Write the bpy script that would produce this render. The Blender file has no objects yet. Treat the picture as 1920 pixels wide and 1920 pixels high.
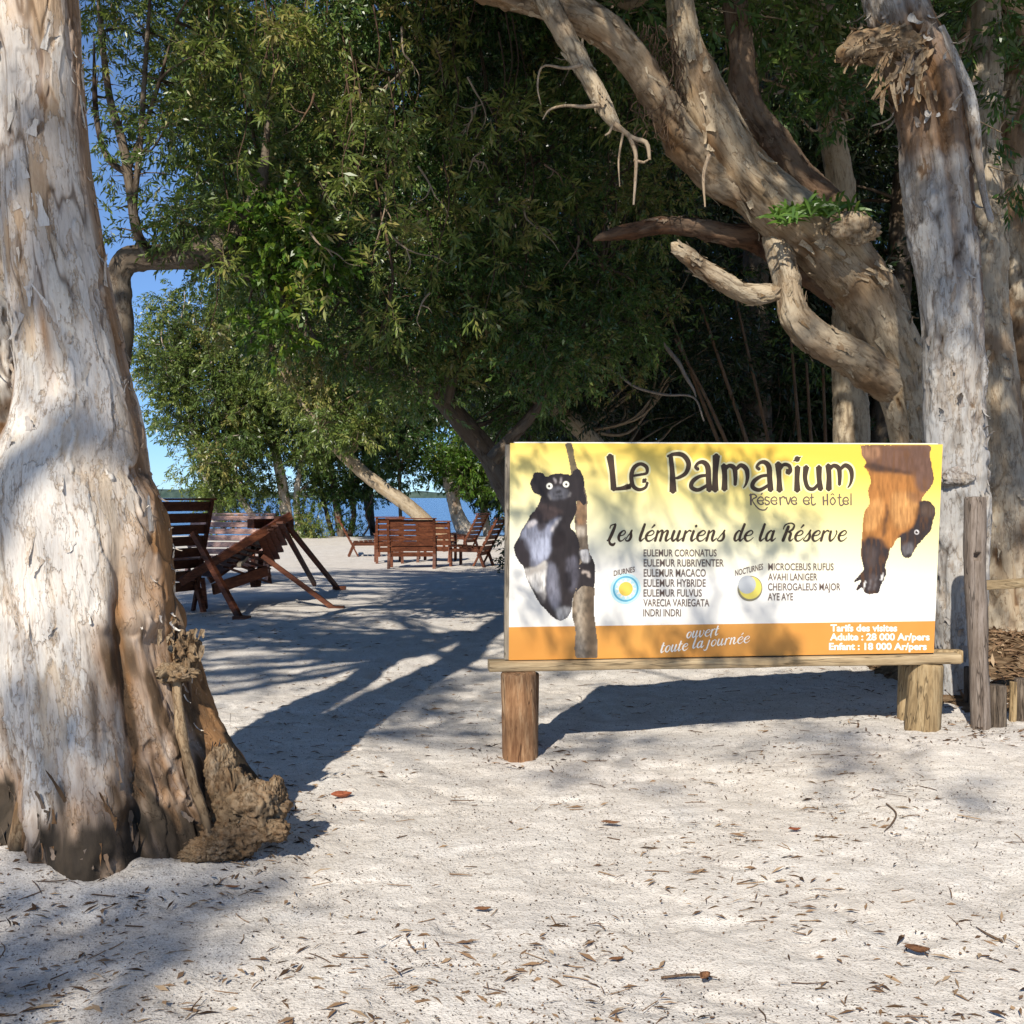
import bpy, bmesh, math, random
import numpy as np
from mathutils import Vector, Matrix
from mathutils.geometry import tessellate_polygon

SC = bpy.context.scene
COL = SC.collection
R = math.radians
# ---------------------------------------------------------------- camera
CAMH, HOR, F = 1.45, 932.0, 1920.0
cam = bpy.data.cameras.new('camera'); camo = bpy.data.objects.new('camera', cam); COL.objects.link(camo)
camo.location = (0, 0, CAMH); camo.rotation_euler = (R(90), 0, 0)
cam.sensor_width = 36; cam.lens = 36; cam.shift_y = -(960 - HOR) / 1920
cam.clip_start = 0.05; cam.clip_end = 20000
SC.camera = camo
# ---------------------------------------------------------------- light
SUN = np.array([-0.41, -1.26, 1.0])            # towards the sun, per metre of height
sdir = SUN / np.linalg.norm(SUN)
ELEV = math.asin(sdir[2]); AZ = math.atan2(sdir[0], sdir[1])
w = bpy.data.worlds.new('World'); SC.world = w; w.use_nodes = True
nt = w.node_tree; nt.nodes.clear()
sky = nt.nodes.new('ShaderNodeTexSky'); sky.sky_type = 'NISHITA'; sky.sun_disc = False
sky.sun_elevation = ELEV; sky.sun_rotation = AZ; sky.altitude = 1800
sky.air_density = 0.85; sky.dust_density = 0.0; sky.ozone_density = 4.0
bg = nt.nodes.new('ShaderNodeBackground'); bg.inputs[1].default_value = 0.125
out = nt.nodes.new('ShaderNodeOutputWorld')
tint = nt.nodes.new('ShaderNodeMix'); tint.data_type = 'RGBA'; tint.blend_type = 'MULTIPLY'; tint.inputs[0].default_value = 1; tc = nt.nodes.new('ShaderNodeTexCoord'); sxyz = nt.nodes.new('ShaderNodeSeparateXYZ'); nt.links.new(tc.outputs['Generated'], sxyz.inputs[0])
hz = nt.nodes.new('ShaderNodeValToRGB'); nt.links.new(sxyz.outputs[2], hz.inputs[0])       # clear air low over the lake
for e_, (p_, c_) in zip(hz.color_ramp.elements, ((0.0, (.46, .60, .78, 1)), (.30, (.93, .97, 1.0, 1)))): e_.position = p_; e_.color = c_
nt.links.new(hz.outputs[0], tint.inputs[7]); nt.links.new(sky.outputs[0], tint.inputs[6]); nt.links.new(tint.outputs[2], bg.inputs[0]); nt.links.new(bg.outputs[0], out.inputs[0])
sl = bpy.data.lights.new('sun', 'SUN'); so = bpy.data.objects.new('sun', sl); COL.objects.link(so)
sl.energy = 4.9; sl.angle = R(0.55); sl.color = (1.0, 0.93, 0.82)
so.rotation_euler = Vector(-sdir).to_track_quat('-Z', 'Y').to_euler()
so.location = (-4, -12, 12)
SC.view_settings.view_transform = 'Standard'; SC.view_settings.look = 'None'
SC.view_settings.gamma = 1; SC.view_settings.exposure = 0.42
SC.render.engine = 'CYCLES'
cy = SC.cycles
cy.use_denoising = True
cy.max_bounces = 6; cy.diffuse_bounces = 3; cy.glossy_bounces = 2; cy.transmission_bounces = 3; cy.transparent_max_bounces = 4
cy.caustics_reflective = False; cy.caustics_refractive = False

# ---------------------------------------------------------------- helpers
def W(px, py, d):
    return np.array([(px - 960) / F * d, d, CAMH - (py - HOR) / F * d])

def sstep(x, a, b):
    t = np.clip((x - a) / (b - a), 0, 1); return t * t * (3 - 2 * t)

def _h(ix, iy, iz):
    n = (ix * 374761393 + iy * 668265263 + iz * 1440662683) & 0xffffffff
    n = ((n ^ (n >> 13)) * 1274126177) & 0xffffffff
    n = ((n ^ (n >> 15)) * 2246822519) & 0xffffffff
    return ((n ^ (n >> 16)) & 0xffff) / 32767.5 - 1.0

def vnoise(p):
    p = np.asarray(p, float); i = np.floor(p).astype(np.int64); f = p - i
    u = f * f * (3 - 2 * f); x, y, z = i.T; a, b, c = u.T
    l = lambda s, e, t: s + (e - s) * t
    return l(l(l(_h(x, y, z), _h(x+1, y, z), a), l(_h(x, y+1, z), _h(x+1, y+1, z), a), b),
             l(l(_h(x, y, z+1), _h(x+1, y, z+1), a), l(_h(x, y+1, z+1), _h(x+1, y+1, z+1), a), b), c)

def fbm(p, o=4, g=0.5):
    s = 0; a = 1; t = 0
    p = np.asarray(p, float)
    for k in range(o):
        s = s + a * vnoise(p + 17.3 * k); t += a; a *= g; p = p * 2.03
    return s / t

def nrm(v):
    return v / np.maximum(np.linalg.norm(v, axis=-1, keepdims=True), 1e-9)

def catmull(P, sub=14):
    P = np.asarray(P, float); Q = np.vstack([2*P[0]-P[1], P, 2*P[-1]-P[-2]]); o = []
    for i in range(1, len(Q)-2):
        t = np.linspace(0, 1, sub, endpoint=False)[:, None]
        a, b, c, d = Q[i-1], Q[i], Q[i+1], Q[i+2]
        o.append(0.5*((2*b)+(-a+c)*t+(2*a-5*b+4*c-d)*t*t+(-a+3*b-3*c+d)*t**3))
    o.append(P[-1:]); return np.vstack(o)

def resample(P, step, sub=14):
    Q = catmull(P, sub); d = np.r_[0, np.cumsum(np.linalg.norm(np.diff(Q[:, :3], axis=0), axis=1))]
    n = max(3, int(d[-1]/step)+1); s = np.linspace(0, d[-1], n)
    return np.stack([np.interp(s, d, Q[:, k]) for k in range(Q.shape[1])], 1), s

class Acc:
    """collects faces and point attributes, builds ONE mesh object"""
    def __init__(s): s.V = []; s.F = []; s.MI = []; s.n = 0; s.A = {}
    def add(s, V, Fc, mi=0, **at):
        V = np.asarray(V, float).reshape(-1, 3); n0 = s.n
        s.V.append(V); Fc = np.asarray(Fc, np.int64)
        s.F.append(Fc + n0); s.MI.append(np.full(len(Fc), mi)); s.n += len(V)
        for k, v in at.items():
            s.A.setdefault(k, []).append((n0, np.asarray(v, float)))
    def build(s, name, mats, parent=None, smooth=True, local=False):
        me = bpy.data.meshes.new(name)
        V = np.vstack(s.V)
        if parent is not None and not local: V = V - np.array(parent.matrix_basis.translation)
        me.vertices.add(len(V)); me.vertices.foreach_set('co', V.astype(np.float32).ravel())
        fl = np.concatenate([f.ravel() for f in s.F]); cnt = np.concatenate([np.full(len(f), f.shape[1]) for f in s.F])
        me.loops.add(len(fl)); me.loops.foreach_set('vertex_index', fl.astype(np.int32))
        me.polygons.add(len(cnt)); me.polygons.foreach_set('loop_start', np.r_[0, np.cumsum(cnt)[:-1]].astype(np.int32))
        for m in (mats if isinstance(mats, (list, tuple)) else [mats]): me.materials.append(m)
        me.polygons.foreach_set('material_index', np.concatenate(s.MI).astype(np.int32))
        me.polygons.foreach_set('use_smooth', np.full(len(cnt), smooth))
        for k, ch in s.A.items():
            vec = ch[0][1].ndim == 2
            a = me.attributes.new(k, 'FLOAT_VECTOR' if vec else 'FLOAT', 'POINT')
            buf = np.zeros((len(V), 3) if vec else len(V), np.float32)
            for n0, v in ch: buf[n0:n0+len(v)] = v
            a.data.foreach_set('vector' if vec else 'value', buf.ravel())
        me.update(calc_edges=True); me.validate()
        o = bpy.data.objects.new(name, me); COL.objects.link(o)
        if parent is not None: o.parent = parent
        return o

def tag(o, label=None, cat=None, group=None, kind=None):
    if label: o['label'] = label
    if cat: o['category'] = cat
    if group: o['group'] = group
    if kind: o['kind'] = kind
    return o

def thing(name, label, cat, loc=(0, 0, 0), group=None):
    o = bpy.data.objects.new(name, None); COL.objects.link(o); o.location = [float(v) for v in loc]
    o.empty_display_size = 0.2
    return tag(o, label, cat, group)

def box(acc, c, size, rot=None, mi=0, **at):
    s = np.array(size)/2
    V = np.array([[x, y, z] for z in (-1, 1) for y in (-1, 1) for x in (-1, 1)])*s
    if rot is not None: V = V @ np.array(rot).T
    V = V + np.array(c)
    acc.add(V, [[0,2,3,1],[4,5,7,6],[0,1,5,4],[2,6,7,3],[0,4,6,2],[1,3,7,5]], mi, **at)

def bar(acc, p0, p1, wd, th, up=(0, 0, 1), mi=0):
    p0 = np.array(p0, float); p1 = np.array(p1, float); d = p1-p0; L = np.linalg.norm(d); t = d/L
    up = np.array(up, float); x = np.cross(t, up)
    if np.linalg.norm(x) < 1e-3: x = np.cross(t, (0, 1, 0))
    x = nrm(x); y = np.cross(x, t)
    Rm = np.stack([x, t, y], 1)
    box(acc, (p0+p1)/2, (wd, L, th), Rm, mi)

def frames(P, ref=(0, -1, 0)):
    T = nrm(np.gradient(P, axis=0)); N = np.zeros_like(P)
    r = np.array(ref, float); n = r - T[0]*(r@T[0]); N[0] = n/np.linalg.norm(n)
    for i in range(1, len(P)):
        n = N[i-1]-T[i]*(N[i-1]@T[i]); N[i] = n/np.linalg.norm(n)
    return T, N, np.cross(T, N)

def tube(acc, pts, nseg=48, step=0.03, seed=0, lobe=0.08, th=0.006, rough=0.004, crack=0.005, fz=1.0, fn=None, mi=0, ref=(0,-1,0), sub=14):
    """pts: (x,y,z,r) control points -> bark-covered limb with peeling plates"""
    S, s = resample(np.asarray(pts, float), step, sub); C = S[:, :3]; rad = np.maximum(S[:, 3], 0.0005)
    T, N, B = frames(C, ref)
    th_ = np.linspace(0, 2*np.pi, nseg, endpoint=False)
    c, sn = np.cos(th_), np.sin(th_)
    D = N[:, None]*c[None, :, None] + B[:, None]*sn[None, :, None]
    rr = rad[:, None]*np.ones(nseg)
    bk = np.stack([rr*c, rr*sn, s[:, None]*np.ones(nseg)], -1).reshape(-1, 3)
    q = bk + seed*7.31
    rf = np.repeat(np.minimum(1, rad/0.12), nseg)
    disp = lobe*np.repeat(rad, nseg)*fbm(q*np.array([2.2, 2.2, .8])/np.clip(np.median(rad)*3, .25, 1.2), 3)
    lay = np.zeros(len(q)); edge = np.zeros(len(q))
    wob = fbm(q*np.array([9, 9, 5]), 3)*.30+fbm(q*np.array([30, 30, 14])+70, 2)*.22
    for k, (t, sc) in enumerate(((-.25, 3.0), (.02, 4.6), (.22, 7.0))):
        n = fbm((q+31*k)*np.array([sc, sc, sc*.24*fz]), 4)+wob*.3
        m = sstep(n, t-.012, t+.012); disp += m*th*rf*(1.0+.5*(k == 0)); lay += m/3
        disp += th*.15*rf*np.exp(-((n-t-.02)/.02)**2)             # curled lips of the sheets
        edge = np.maximum(edge, np.exp(-((n-t+.022)/.014)**2)*(fbm((q+63*k)*5.0, 2) > -.15))
    cr = fbm((q+90)*np.array([11, 11, 2.2*fz]), 3); crk = np.exp(-(cr/.05)**2)*sstep(fbm((q+55)*3.0, 2), -.1, .25)
    disp -= crack*crk*rf; crk = np.maximum(crk, .30*edge)  # dark rim below sheet edges: painted shadow gap with dirt
    disp += rough*rf*fbm(q*np.array([38, 38, 14*fz]), 3)
    brn = np.zeros(len(q)); drk = np.zeros(len(q))
    base = (C[:, None]+D*rad[:, None, None]).reshape(-1, 3)
    if fn is not None:
        ex, brn, drk, lay = fn(base, D.reshape(-1, 3), q, disp, lay)
        disp = disp+ex
    P = base + D.reshape(-1, 3)*disp[:, None]
    n = len(C); i = np.arange(n-1)[:, None]*nseg; j = np.arange(nseg)[None]
    j2 = (j+1) % nseg
    Fc = np.stack([i+j, i+j2, i+nseg+j2, i+nseg+j], -1).reshape(-1, 4)
    acc.add(P, Fc, mi, bk=bk, lay=lay, brn=brn, drk=drk, crk=crk)
    return P.reshape(n, nseg, 3), D, T, C, rad

def twig(acc, pts, nseg=5, step=0.06, mi=0, **kw):
    S, s = resample(np.asarray(pts, float), step, 6); C = S[:, :3]; rad = S[:, 3]
    T, N, B = frames(C, (0.1, -1, .2)); a = np.linspace(0, 2*np.pi, nseg, endpoint=False)
    D = N[:, None]*np.cos(a)[None, :, None]+B[:, None]*np.sin(a)[None, :, None]
    P = (C[:, None]+D*rad[:, None, None]).reshape(-1, 3); n = len(C)
    i = np.arange(n-1)[:, None]*nseg; j = np.arange(nseg)[None]; j2 = (j+1) % nseg
    acc.add(P, np.stack([i+j, i+j2, i+nseg+j2, i+nseg+j], -1).reshape(-1, 4), mi,
            bk=np.stack([P[:, 0], P[:, 1], P[:, 2]], 1), lay=np.full(len(P), .5), brn=np.full(len(P), .4), drk=np.zeros(len(P)), crk=np.zeros(len(P)))

def flakes(acc, surf, rng, count, lmin, lmax, wmin, wmax, rows=(0, 1), curl=1.0, face=True, segr=None, mi=0, brn=.5, lmn=.35, bmin=0, dk=0):
    """strips of bark that lift off the surface"""
    P, D, T, C, rad = surf; n, m, _ = P.shape
    for _ in range(count):
        i = int(rng.uniform(rows[0], rows[1])*(n-2))
        a = int(rng.uniform(*segr)*m) % m if segr else (int(rng.normal(0, .22)*m) % m if face else rng.integers(m))
        p = P[i, a]; d = D[i, a]; t = T[i]; b = np.cross(t, d)
        L = rng.uniform(lmin, lmax); wd = rng.uniform(wmin, wmax); up = rng.random() < .35
        cu = curl*rng.uniform(.3, 1.3); tilt = rng.normal(0, .25)
        tt = (t*math.cos(tilt)+b*math.sin(tilt))*(1 if up else -1); bb = np.cross(d, tt)
        k, h = 6, 4
        u = np.linspace(0, 1, k)[:, None]; v = np.linspace(-1, 1, h)[None]
        ws = (1-.65*u**1.5)*(1+.25*rng.normal(size=(k, 1)))
        edge = rng.normal(0, .10, (k, h))
        off = .002+L*cu*.55*u**2.2 + .35*wd*cu*(v**2)*u
        along = L*(u-.28*cu*u**3)+edge*L*.25*u
        V = p+tt*along[..., None]+bb*(wd*.5*v*ws+0*u)[..., None]+d*off[..., None]
        V = V.reshape(-1, 3)
        ii = np.arange(k-1)[:, None]*h+np.arange(h-1)[None]
        Fc = np.stack([ii, ii+1, ii+h+1, ii+h], -1).reshape(-1, 4)
        nv = len(V); l0 = rng.uniform(lmn, 1)
        acc.add(V, Fc, mi, bk=V*1.0, lay=np.full(nv, l0), brn=np.full(nv, min(1, bmin+rng.random()**3*brn)), drk=np.full(nv, dk*rng.random()), crk=np.zeros(nv))

# ---- foliage
def leaves(acc, B, Dl, Nn, L, Wd, rnd, mi=0):
    n = len(B); S = nrm(np.cross(Dl, Nn)); Nn = np.cross(S, Dl)
    L = L[:, None]; Wd = Wd[:, None]
    mid = B+Dl*L*.45+Nn*L*.05
    V = np.stack([B, mid+S*Wd*.5, B+Dl*L-Nn*L*.06, mid-S*Wd*.5], 1).reshape(-1, 3)
    Fc = np.arange(n*4).reshape(n, 4)
    acc.add(V, Fc, mi, rnd=np.repeat(rnd, 4))

def sprigs(acc, C, D, rng, nl=10, sl=.22, L=.09, Wd=.024, rnd=None, droop=.25, twmi=1):
    n = len(C); D = nrm(D)
    if rnd is None: rnd = np.full(n, .5)
    sl = sl*rng.uniform(.7, 1.3, n)
    ref = nrm(rng.normal(size=(n, 3))); X = nrm(np.cross(D, ref)); Y = np.cross(D, X)
    for j in range(nl):
        t = .12+.88*(j+rng.uniform(-.3, .3, n))/(nl-1); ph = j*2.4+rng.uniform(-.5, .5, n)
        out_ = X*np.cos(ph)[:, None]+Y*np.sin(ph)[:, None]
        op = rng.uniform(.5, 1.1, n)[:, None]*(1-.55*np.clip(t, 0, 1))[:, None]
        d = nrm(D*.65+out_*op+np.array([0, 0, -droop])*rng.uniform(.2, 1.5, n)[:, None])
        up = nrm(rng.normal(size=(n, 3))*.75+np.array([-.1, -.25, .7]))
        leaves(acc, C+D*(sl*t)[:, None], d, up, L*rng.uniform(.65, 1.25, n), Wd*rng.uniform(.7, 1.25, n),
               np.clip(rnd+rng.normal(0, .13, n), 0, 1))
    # the twig itself: a thin three-sided stem
    e = C+D*sl[:, None]; r0 = .0022+sl[:, None]*.006
    V = np.stack([C+X*r0, C-X*r0*.5+Y*r0*.87, C-X*r0*.5-Y*r0*.87, e], 1).reshape(-1, 3)
    b = np.arange(n)[:, None]*4
    acc.add(V, np.concatenate([b+np.array([[0, 1, 3]]), b+np.array([[1, 2, 3]]), b+np.array([[2, 0, 3]])]), twmi, rnd=np.repeat(rng.random(n), 4))

def clump_foliage(acc, clumps, per, rng, nl=10, sl=.22, L=.09, Wd=.024, cvar=.16, base=.45, flat=.85, droop=.25, hang=.15):
    cl = np.asarray(clumps, float)
    cnt = np.maximum(3, (per*cl[:, 3]**2*rng.uniform(.7, 1.3, len(cl))).astype(int))
    C = np.repeat(cl[:, :3], cnt, 0); rr = np.repeat(cl[:, 3], cnt); n = len(C)
    cr = np.repeat(np.clip(base+rng.normal(0, cvar, len(cl)), 0, 1), cnt)
    d = nrm(rng.normal(size=(n, 3))); rad = rr*rng.random(n)**.5
    # break the ball up: pull towards lumps of noise
    rad = rad*(1+.35*vnoise(d*2.2+C*1.7))
    off = d*rad[:, None]*np.array([1.12, 1.12, flat])
    D = nrm(d*.7+rng.normal(size=(n, 3))*.55+np.array([0, 0, -hang]))
    sprigs(acc, C+off, D, rng, nl, sl, L, Wd, cr, droop)
    return n*nl

def PXt(path, d):
    o = PX(path, d); o[-1, 3] = .004; return o

def ray_clear(cl, pts, k=.9):
    """drop the crown clumps that stand between the sun and the given points"""
    P = np.asarray(pts, float); o = []
    for c in cl:
        v = np.array(c[:3])-P; t = v@sdir; d = np.linalg.norm(v-t[:, None]*sdir, axis=1)
        if not np.any((d < c[3]*k+.06) & (t > .3)): o.append(c)
    return o

def inpoly(P, poly):
    x, y = P; r = False; n = len(poly); j = n-1
    for i in range(n):
        xi, yi = poly[i]; xj, yj = poly[j]
        if (yi > y) != (yj > y) and x < (xj-xi)*(y-yi)/(yj-yi)+xi: r = not r
        j = i
    return r

def poly_clumps(poly, d0, d1, n, r0, r1, rng, skip=None):
    p = np.array(poly); lo, hi = p.min(0), p.max(0); o = []; g = 0
    while len(o) < n and g < n*60:
        g += 1; q = rng.uniform(lo, hi)
        if not inpoly(q, poly): continue
        w_ = W(q[0], q[1], rng.uniform(d0, d1))
        if skip and skip(w_): continue
        o.append([*w_, rng.uniform(r0, r1)])
    return o

def limbs(acc, anchor_pts, clumps, rng, r0=.03, seg=7):
    """branches that carry the clumps, from the nearest point of the trunk"""
    A = np.asarray(anchor_pts, float)
    for c in clumps:
        c = np.asarray(c); d = np.linalg.norm((A[:, :3]-c[:3])*np.array([1, 1, 1.0]), axis=1)+np.maximum(0, A[:, 2]-c[2])*.6
        a = A[np.argmin(d)]; L = np.linalg.norm(a[:3]-c[:3])
        if L < .15: continue
        m1 = a[:3]*.65+c[:3]*.35+rng.normal(0, .07*L, 3); m2 = a[:3]*.3+c[:3]*.7+rng.normal(0, .07*L, 3)+np.array([0, 0, .05*L])
        r = r0*min(1.5, .5+L*.35)*rng.uniform(.6, 1.2)
        twig(acc, [[*a[:3], r*1.5], [*m1, r], [*m2, r*.65], [*c[:3], r*.25]], seg if r > .02 else 4, .12)
# ---------------------------------------------------------------- materials
class NB:
    def __init__(s, name):
        s.m = bpy.data.materials.new(name); s.m.use_nodes = True; s.t = s.m.node_tree; s.t.nodes.clear()
        s.out = s.n('ShaderNodeOutputMaterial')
    def n(s, t, **kw):
        o = s.t.nodes.new(t)
        for k, v in kw.items(): setattr(o, k, v)
        return o
    def l(s, a, b): s.t.links.new(a, b)
    def attr(s, nm): return s.n('ShaderNodeAttribute', attribute_name=nm)
    def noise(s, vec, scale=5, detail=4, rough=.55, sc3=None):
        if sc3 is not None:
            mp = s.n('ShaderNodeMapping'); mp.inputs['Scale'].default_value = sc3; s.l(vec, mp.inputs['Vector']); vec = mp.outputs[0]
        o = s.n('ShaderNodeTexNoise'); o.inputs['Scale'].default_value = scale; o.inputs['Detail'].default_value = detail
        o.inputs['Roughness'].default_value = rough
        s.l(vec, o.inputs['Vector']); return o.outputs['Fac']
    def ramp(s, fac, stops, interp='LINEAR'):
        o = s.n('ShaderNodeValToRGB'); e = o.color_ramp; e.interpolation = interp
        while len(e.elements) < len(stops): e.elements.new(.5)
        for k, (p, c) in enumerate(stops):
            e.elements[k].position = p; e.elements[k].color = (*c, 1) if len(c) == 3 else c
        s.l(fac, o.inputs[0]); return o.outputs[0]
    def mix(s, fac, a, b, mode='MIX'):
        o = s.n('ShaderNodeMix', data_type='RGBA', blend_type=mode)
        for i, v in ((0, fac), (6, a), (7, b)):
            if isinstance(v, (int, float)): o.inputs[i].default_value = v
            elif isinstance(v, tuple): o.inputs[i].default_value = (*v, 1)
            else: s.l(v, o.inputs[i])
        return o.outputs[2]
    def math(s, op, a, b=0.0, clamp=False):
        o = s.n('ShaderNodeMath', operation=op, use_clamp=clamp)
        for i, v in ((0, a), (1, b)):
            if isinstance(v, (int, float)): o.inputs[i].default_value = v
            else: s.l(v, o.inputs[i])
        return o.outputs[0]
    def pos(s): return s.n('ShaderNodeTexCoord').outputs['Object']
    def bsdf(s, col, rough=.8, spec=.3, bump=None, bstr=.4, bdist=.01, metal=0):
        p = s.n('ShaderNodeBsdfPrincipled')
        if isinstance(col, tuple): p.inputs['Base Color'].default_value = (*col, 1)
        else: s.l(col, p.inputs['Base Color'])
        if isinstance(rough, (int, float)): p.inputs['Roughness'].default_value = rough
        else: s.l(rough, p.inputs['Roughness'])
        p.inputs['Specular IOR Level'].default_value = spec; p.inputs['Metallic'].default_value = metal
        if bump is not None:
            b = s.n('ShaderNodeBump'); b.inputs['Strength'].default_value = bstr; b.inputs['Distance'].default_value = bdist
            s.l(bump, b.inputs['Height']); s.l(b.outputs[0], p.inputs['Normal'])
        s.p = p; s.l(p.outputs[0], s.out.inputs[0]); return s.m

def bark_mat(name, outer, cream, tan, deep, grey, brown, sc=1.0):
    b = NB(name); bk = b.attr('bk').outputs['Vector']
    lay = b.attr('lay').outputs['Fac']; brn = b.attr('brn').outputs['Fac']; drk = b.attr('drk').outputs['Fac']; crk = b.attr('crk').outputs['Fac']
    fine = b.noise(bk, 1, 5, .65, (34*sc, 34*sc, 4.5*sc)); patch = b.noise(bk, 1, 4, .6, (5*sc, 5*sc, 1.7*sc)); blot = b.noise(bk, 1, 5, .6, (13*sc, 13*sc, 9*sc))
    l2 = b.math('ADD', lay, b.math('MULTIPLY', b.math('SUBTRACT', fine, .5), .28), True)
    c = b.ramp(l2, [(0.0, deep), (.16, tan), (.45, cream), (.8, outer), (1, outer)])
    c = b.mix(b.ramp(patch, [(.42, (0, 0, 0)), (.62, (1, 1, 1))]), c, b.mix(.75, c, grey))
    c = b.mix(b.ramp(blot, [(.56, (0, 0, 0)), (.70, (.75, .75, .75))]), c, b.mix(.6, c, tan))
    sh1 = b.noise(bk, 1, 7, .62, (6.5*sc, 6.5*sc, 1.7*sc)); sh2 = b.noise(bk, 1, 7, .64, (11*sc, 11*sc, 2.6*sc))
    s1 = b.ramp(sh1, [(.487, (0, 0, 0)), (.495, (1, 1, 1))]); s2 = b.ramp(sh2, [(.527, (0, 0, 0)), (.535, (1, 1, 1))])
    e1 = b.ramp(sh1, [(.470, (0, 0, 0)), (.486, (1, 1, 1)), (.489, (1, 1, 1)), (.494, (0, 0, 0))]); e2 = b.ramp(sh2, [(.512, (0, 0, 0)), (.526, (1, 1, 1)), (.529, (1, 1, 1)), (.534, (0, 0, 0))])
    c = b.mix(b.math('MULTIPLY', s1, .42), c, outer); c = b.mix(b.math('MULTIPLY', s2, .38), c, grey)
    c = b.mix(b.math('MULTIPLY', e1, .62), c, tuple(v*.8 for v in tan)); c = b.mix(b.math('MULTIPLY', e2, .55), c, tuple(v*.75 for v in tan))
    br = b.mix(b.ramp(fine, [(.35, (0, 0, 0)), (.68, (1, 1, 1))]), deep, brown)
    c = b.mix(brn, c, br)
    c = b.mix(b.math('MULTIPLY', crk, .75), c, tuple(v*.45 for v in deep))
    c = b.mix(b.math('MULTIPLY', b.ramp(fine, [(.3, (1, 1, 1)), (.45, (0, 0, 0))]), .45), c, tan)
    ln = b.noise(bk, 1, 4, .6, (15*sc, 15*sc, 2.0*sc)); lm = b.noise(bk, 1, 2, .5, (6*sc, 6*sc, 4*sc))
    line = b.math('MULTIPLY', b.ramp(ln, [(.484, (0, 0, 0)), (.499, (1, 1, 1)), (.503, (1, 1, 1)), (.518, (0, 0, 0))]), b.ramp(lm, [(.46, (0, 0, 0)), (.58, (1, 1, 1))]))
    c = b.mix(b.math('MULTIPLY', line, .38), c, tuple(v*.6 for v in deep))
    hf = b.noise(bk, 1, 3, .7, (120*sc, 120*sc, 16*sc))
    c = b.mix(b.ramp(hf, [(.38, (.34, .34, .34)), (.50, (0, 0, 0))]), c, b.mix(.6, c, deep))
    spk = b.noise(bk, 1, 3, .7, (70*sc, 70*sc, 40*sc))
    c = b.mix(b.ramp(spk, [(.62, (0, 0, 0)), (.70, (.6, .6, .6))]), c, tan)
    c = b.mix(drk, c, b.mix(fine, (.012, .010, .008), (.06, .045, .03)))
    h = b.math('ADD', b.math('MULTIPLY', fine, .7), b.math('ADD', b.math('MULTIPLY', s1, .9), b.math('ADD', b.math('MULTIPLY', s2, .7), b.math('MULTIPLY', hf, .45))))
    return b.bsdf(c, .86, .2, h, .75, .006)

M = {}
M['bark_white'] = bark_mat('bark_white', (.64, .605, .545), (.575, .50, .395), (.43, .305, .195), (.16, .085, .04), (.57, .53, .485), (.30, .16, .068))
M['bark_tan'] = bark_mat('bark_tan', (.44, .365, .26), (.385, .30, .19), (.255, .17, .09), (.10, .055, .026), (.36, .305, .225), (.20, .11, .048))
M['bark_grey'] = bark_mat('bark_grey', (.40, .385, .36), (.36, .325, .28), (.25, .19, .135), (.10, .06, .035), (.33, .33, .33), (.18, .095, .042))
M['bark_beige'] = bark_mat('bark_beige', (.44, .37, .275), (.38, .305, .21), (.27, .19, .115), (.11, .06, .03), (.35, .32, .265), (.20, .11, .05))
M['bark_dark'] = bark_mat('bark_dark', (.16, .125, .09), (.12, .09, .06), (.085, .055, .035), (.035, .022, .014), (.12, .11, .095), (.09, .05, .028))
M['bark_brown'] = bark_mat('bark_brown', (.21, .145, .09), (.17, .11, .065), (.12, .065, .035), (.045, .022, .012), (.17, .145, .115), (.13, .06, .028))

def leaf_mat(name, stops, trans=.30, rough=.36):
    b = NB(name); r = b.attr('rnd').outputs['Fac']
    c = b.ramp(r, stops)
    d = b.n('ShaderNodeBsdfPrincipled'); b.l(c, d.inputs['Base Color']); d.inputs['Roughness'].default_value = rough; d.inputs['Specular IOR Level'].default_value = .45
    t = b.n('ShaderNodeBsdfTranslucent'); b.l(b.mix(.5, c, (.13, .20, .015)), t.inputs[0])
    mx = b.n('ShaderNodeMixShader'); mx.inputs[0].default_value = trans
    b.l(d.outputs[0], mx.inputs[1]); b.l(t.outputs[0], mx.inputs[2]); b.l(mx.outputs[0], b.out.inputs[0]); return b.m
M['leaf'] = leaf_mat('leaf_green', [(0, (.018, .044, .014)), (.35, (.050, .108, .026)), (.65, (.110, .175, .040)), (.88, (.20, .235, .06)), (1, (.29, .23, .08))])
M['leaf_olive'] = leaf_mat('leaf_olive', [(0, (.045, .078, .022)), (.4, (.105, .155, .036)), (.75, (.185, .225, .05)), (1, (.29, .25, .08))])
M['leaf_bright'] = leaf_mat('leaf_bright', [(0, (.04, .095, .014)), (.5, (.085, .165, .02)), (.85, (.19, .25, .03)), (1, (.28, .27, .04))], .35)
M['leaf_shaded'] = leaf_mat('leaf_shaded', [(0, (.011, .022, .010)), (.5, (.022, .042, .014)), (.85, (.045, .065, .022)), (1, (.10, .085, .035))], .2)  # gloom of the wood put into the leaf colour as a darker green
M['frond'] = leaf_mat('fern_green', [(0, (.05, .12, .015)), (1, (.12, .22, .03))], .35)
b = NB('twig_bark'); M['twig'] = b.bsdf(b.ramp(b.attr('rnd').outputs['Fac'], [(0, (.07, .045, .03)), (1, (.20, .15, .10))]), .9, .1)

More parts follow.
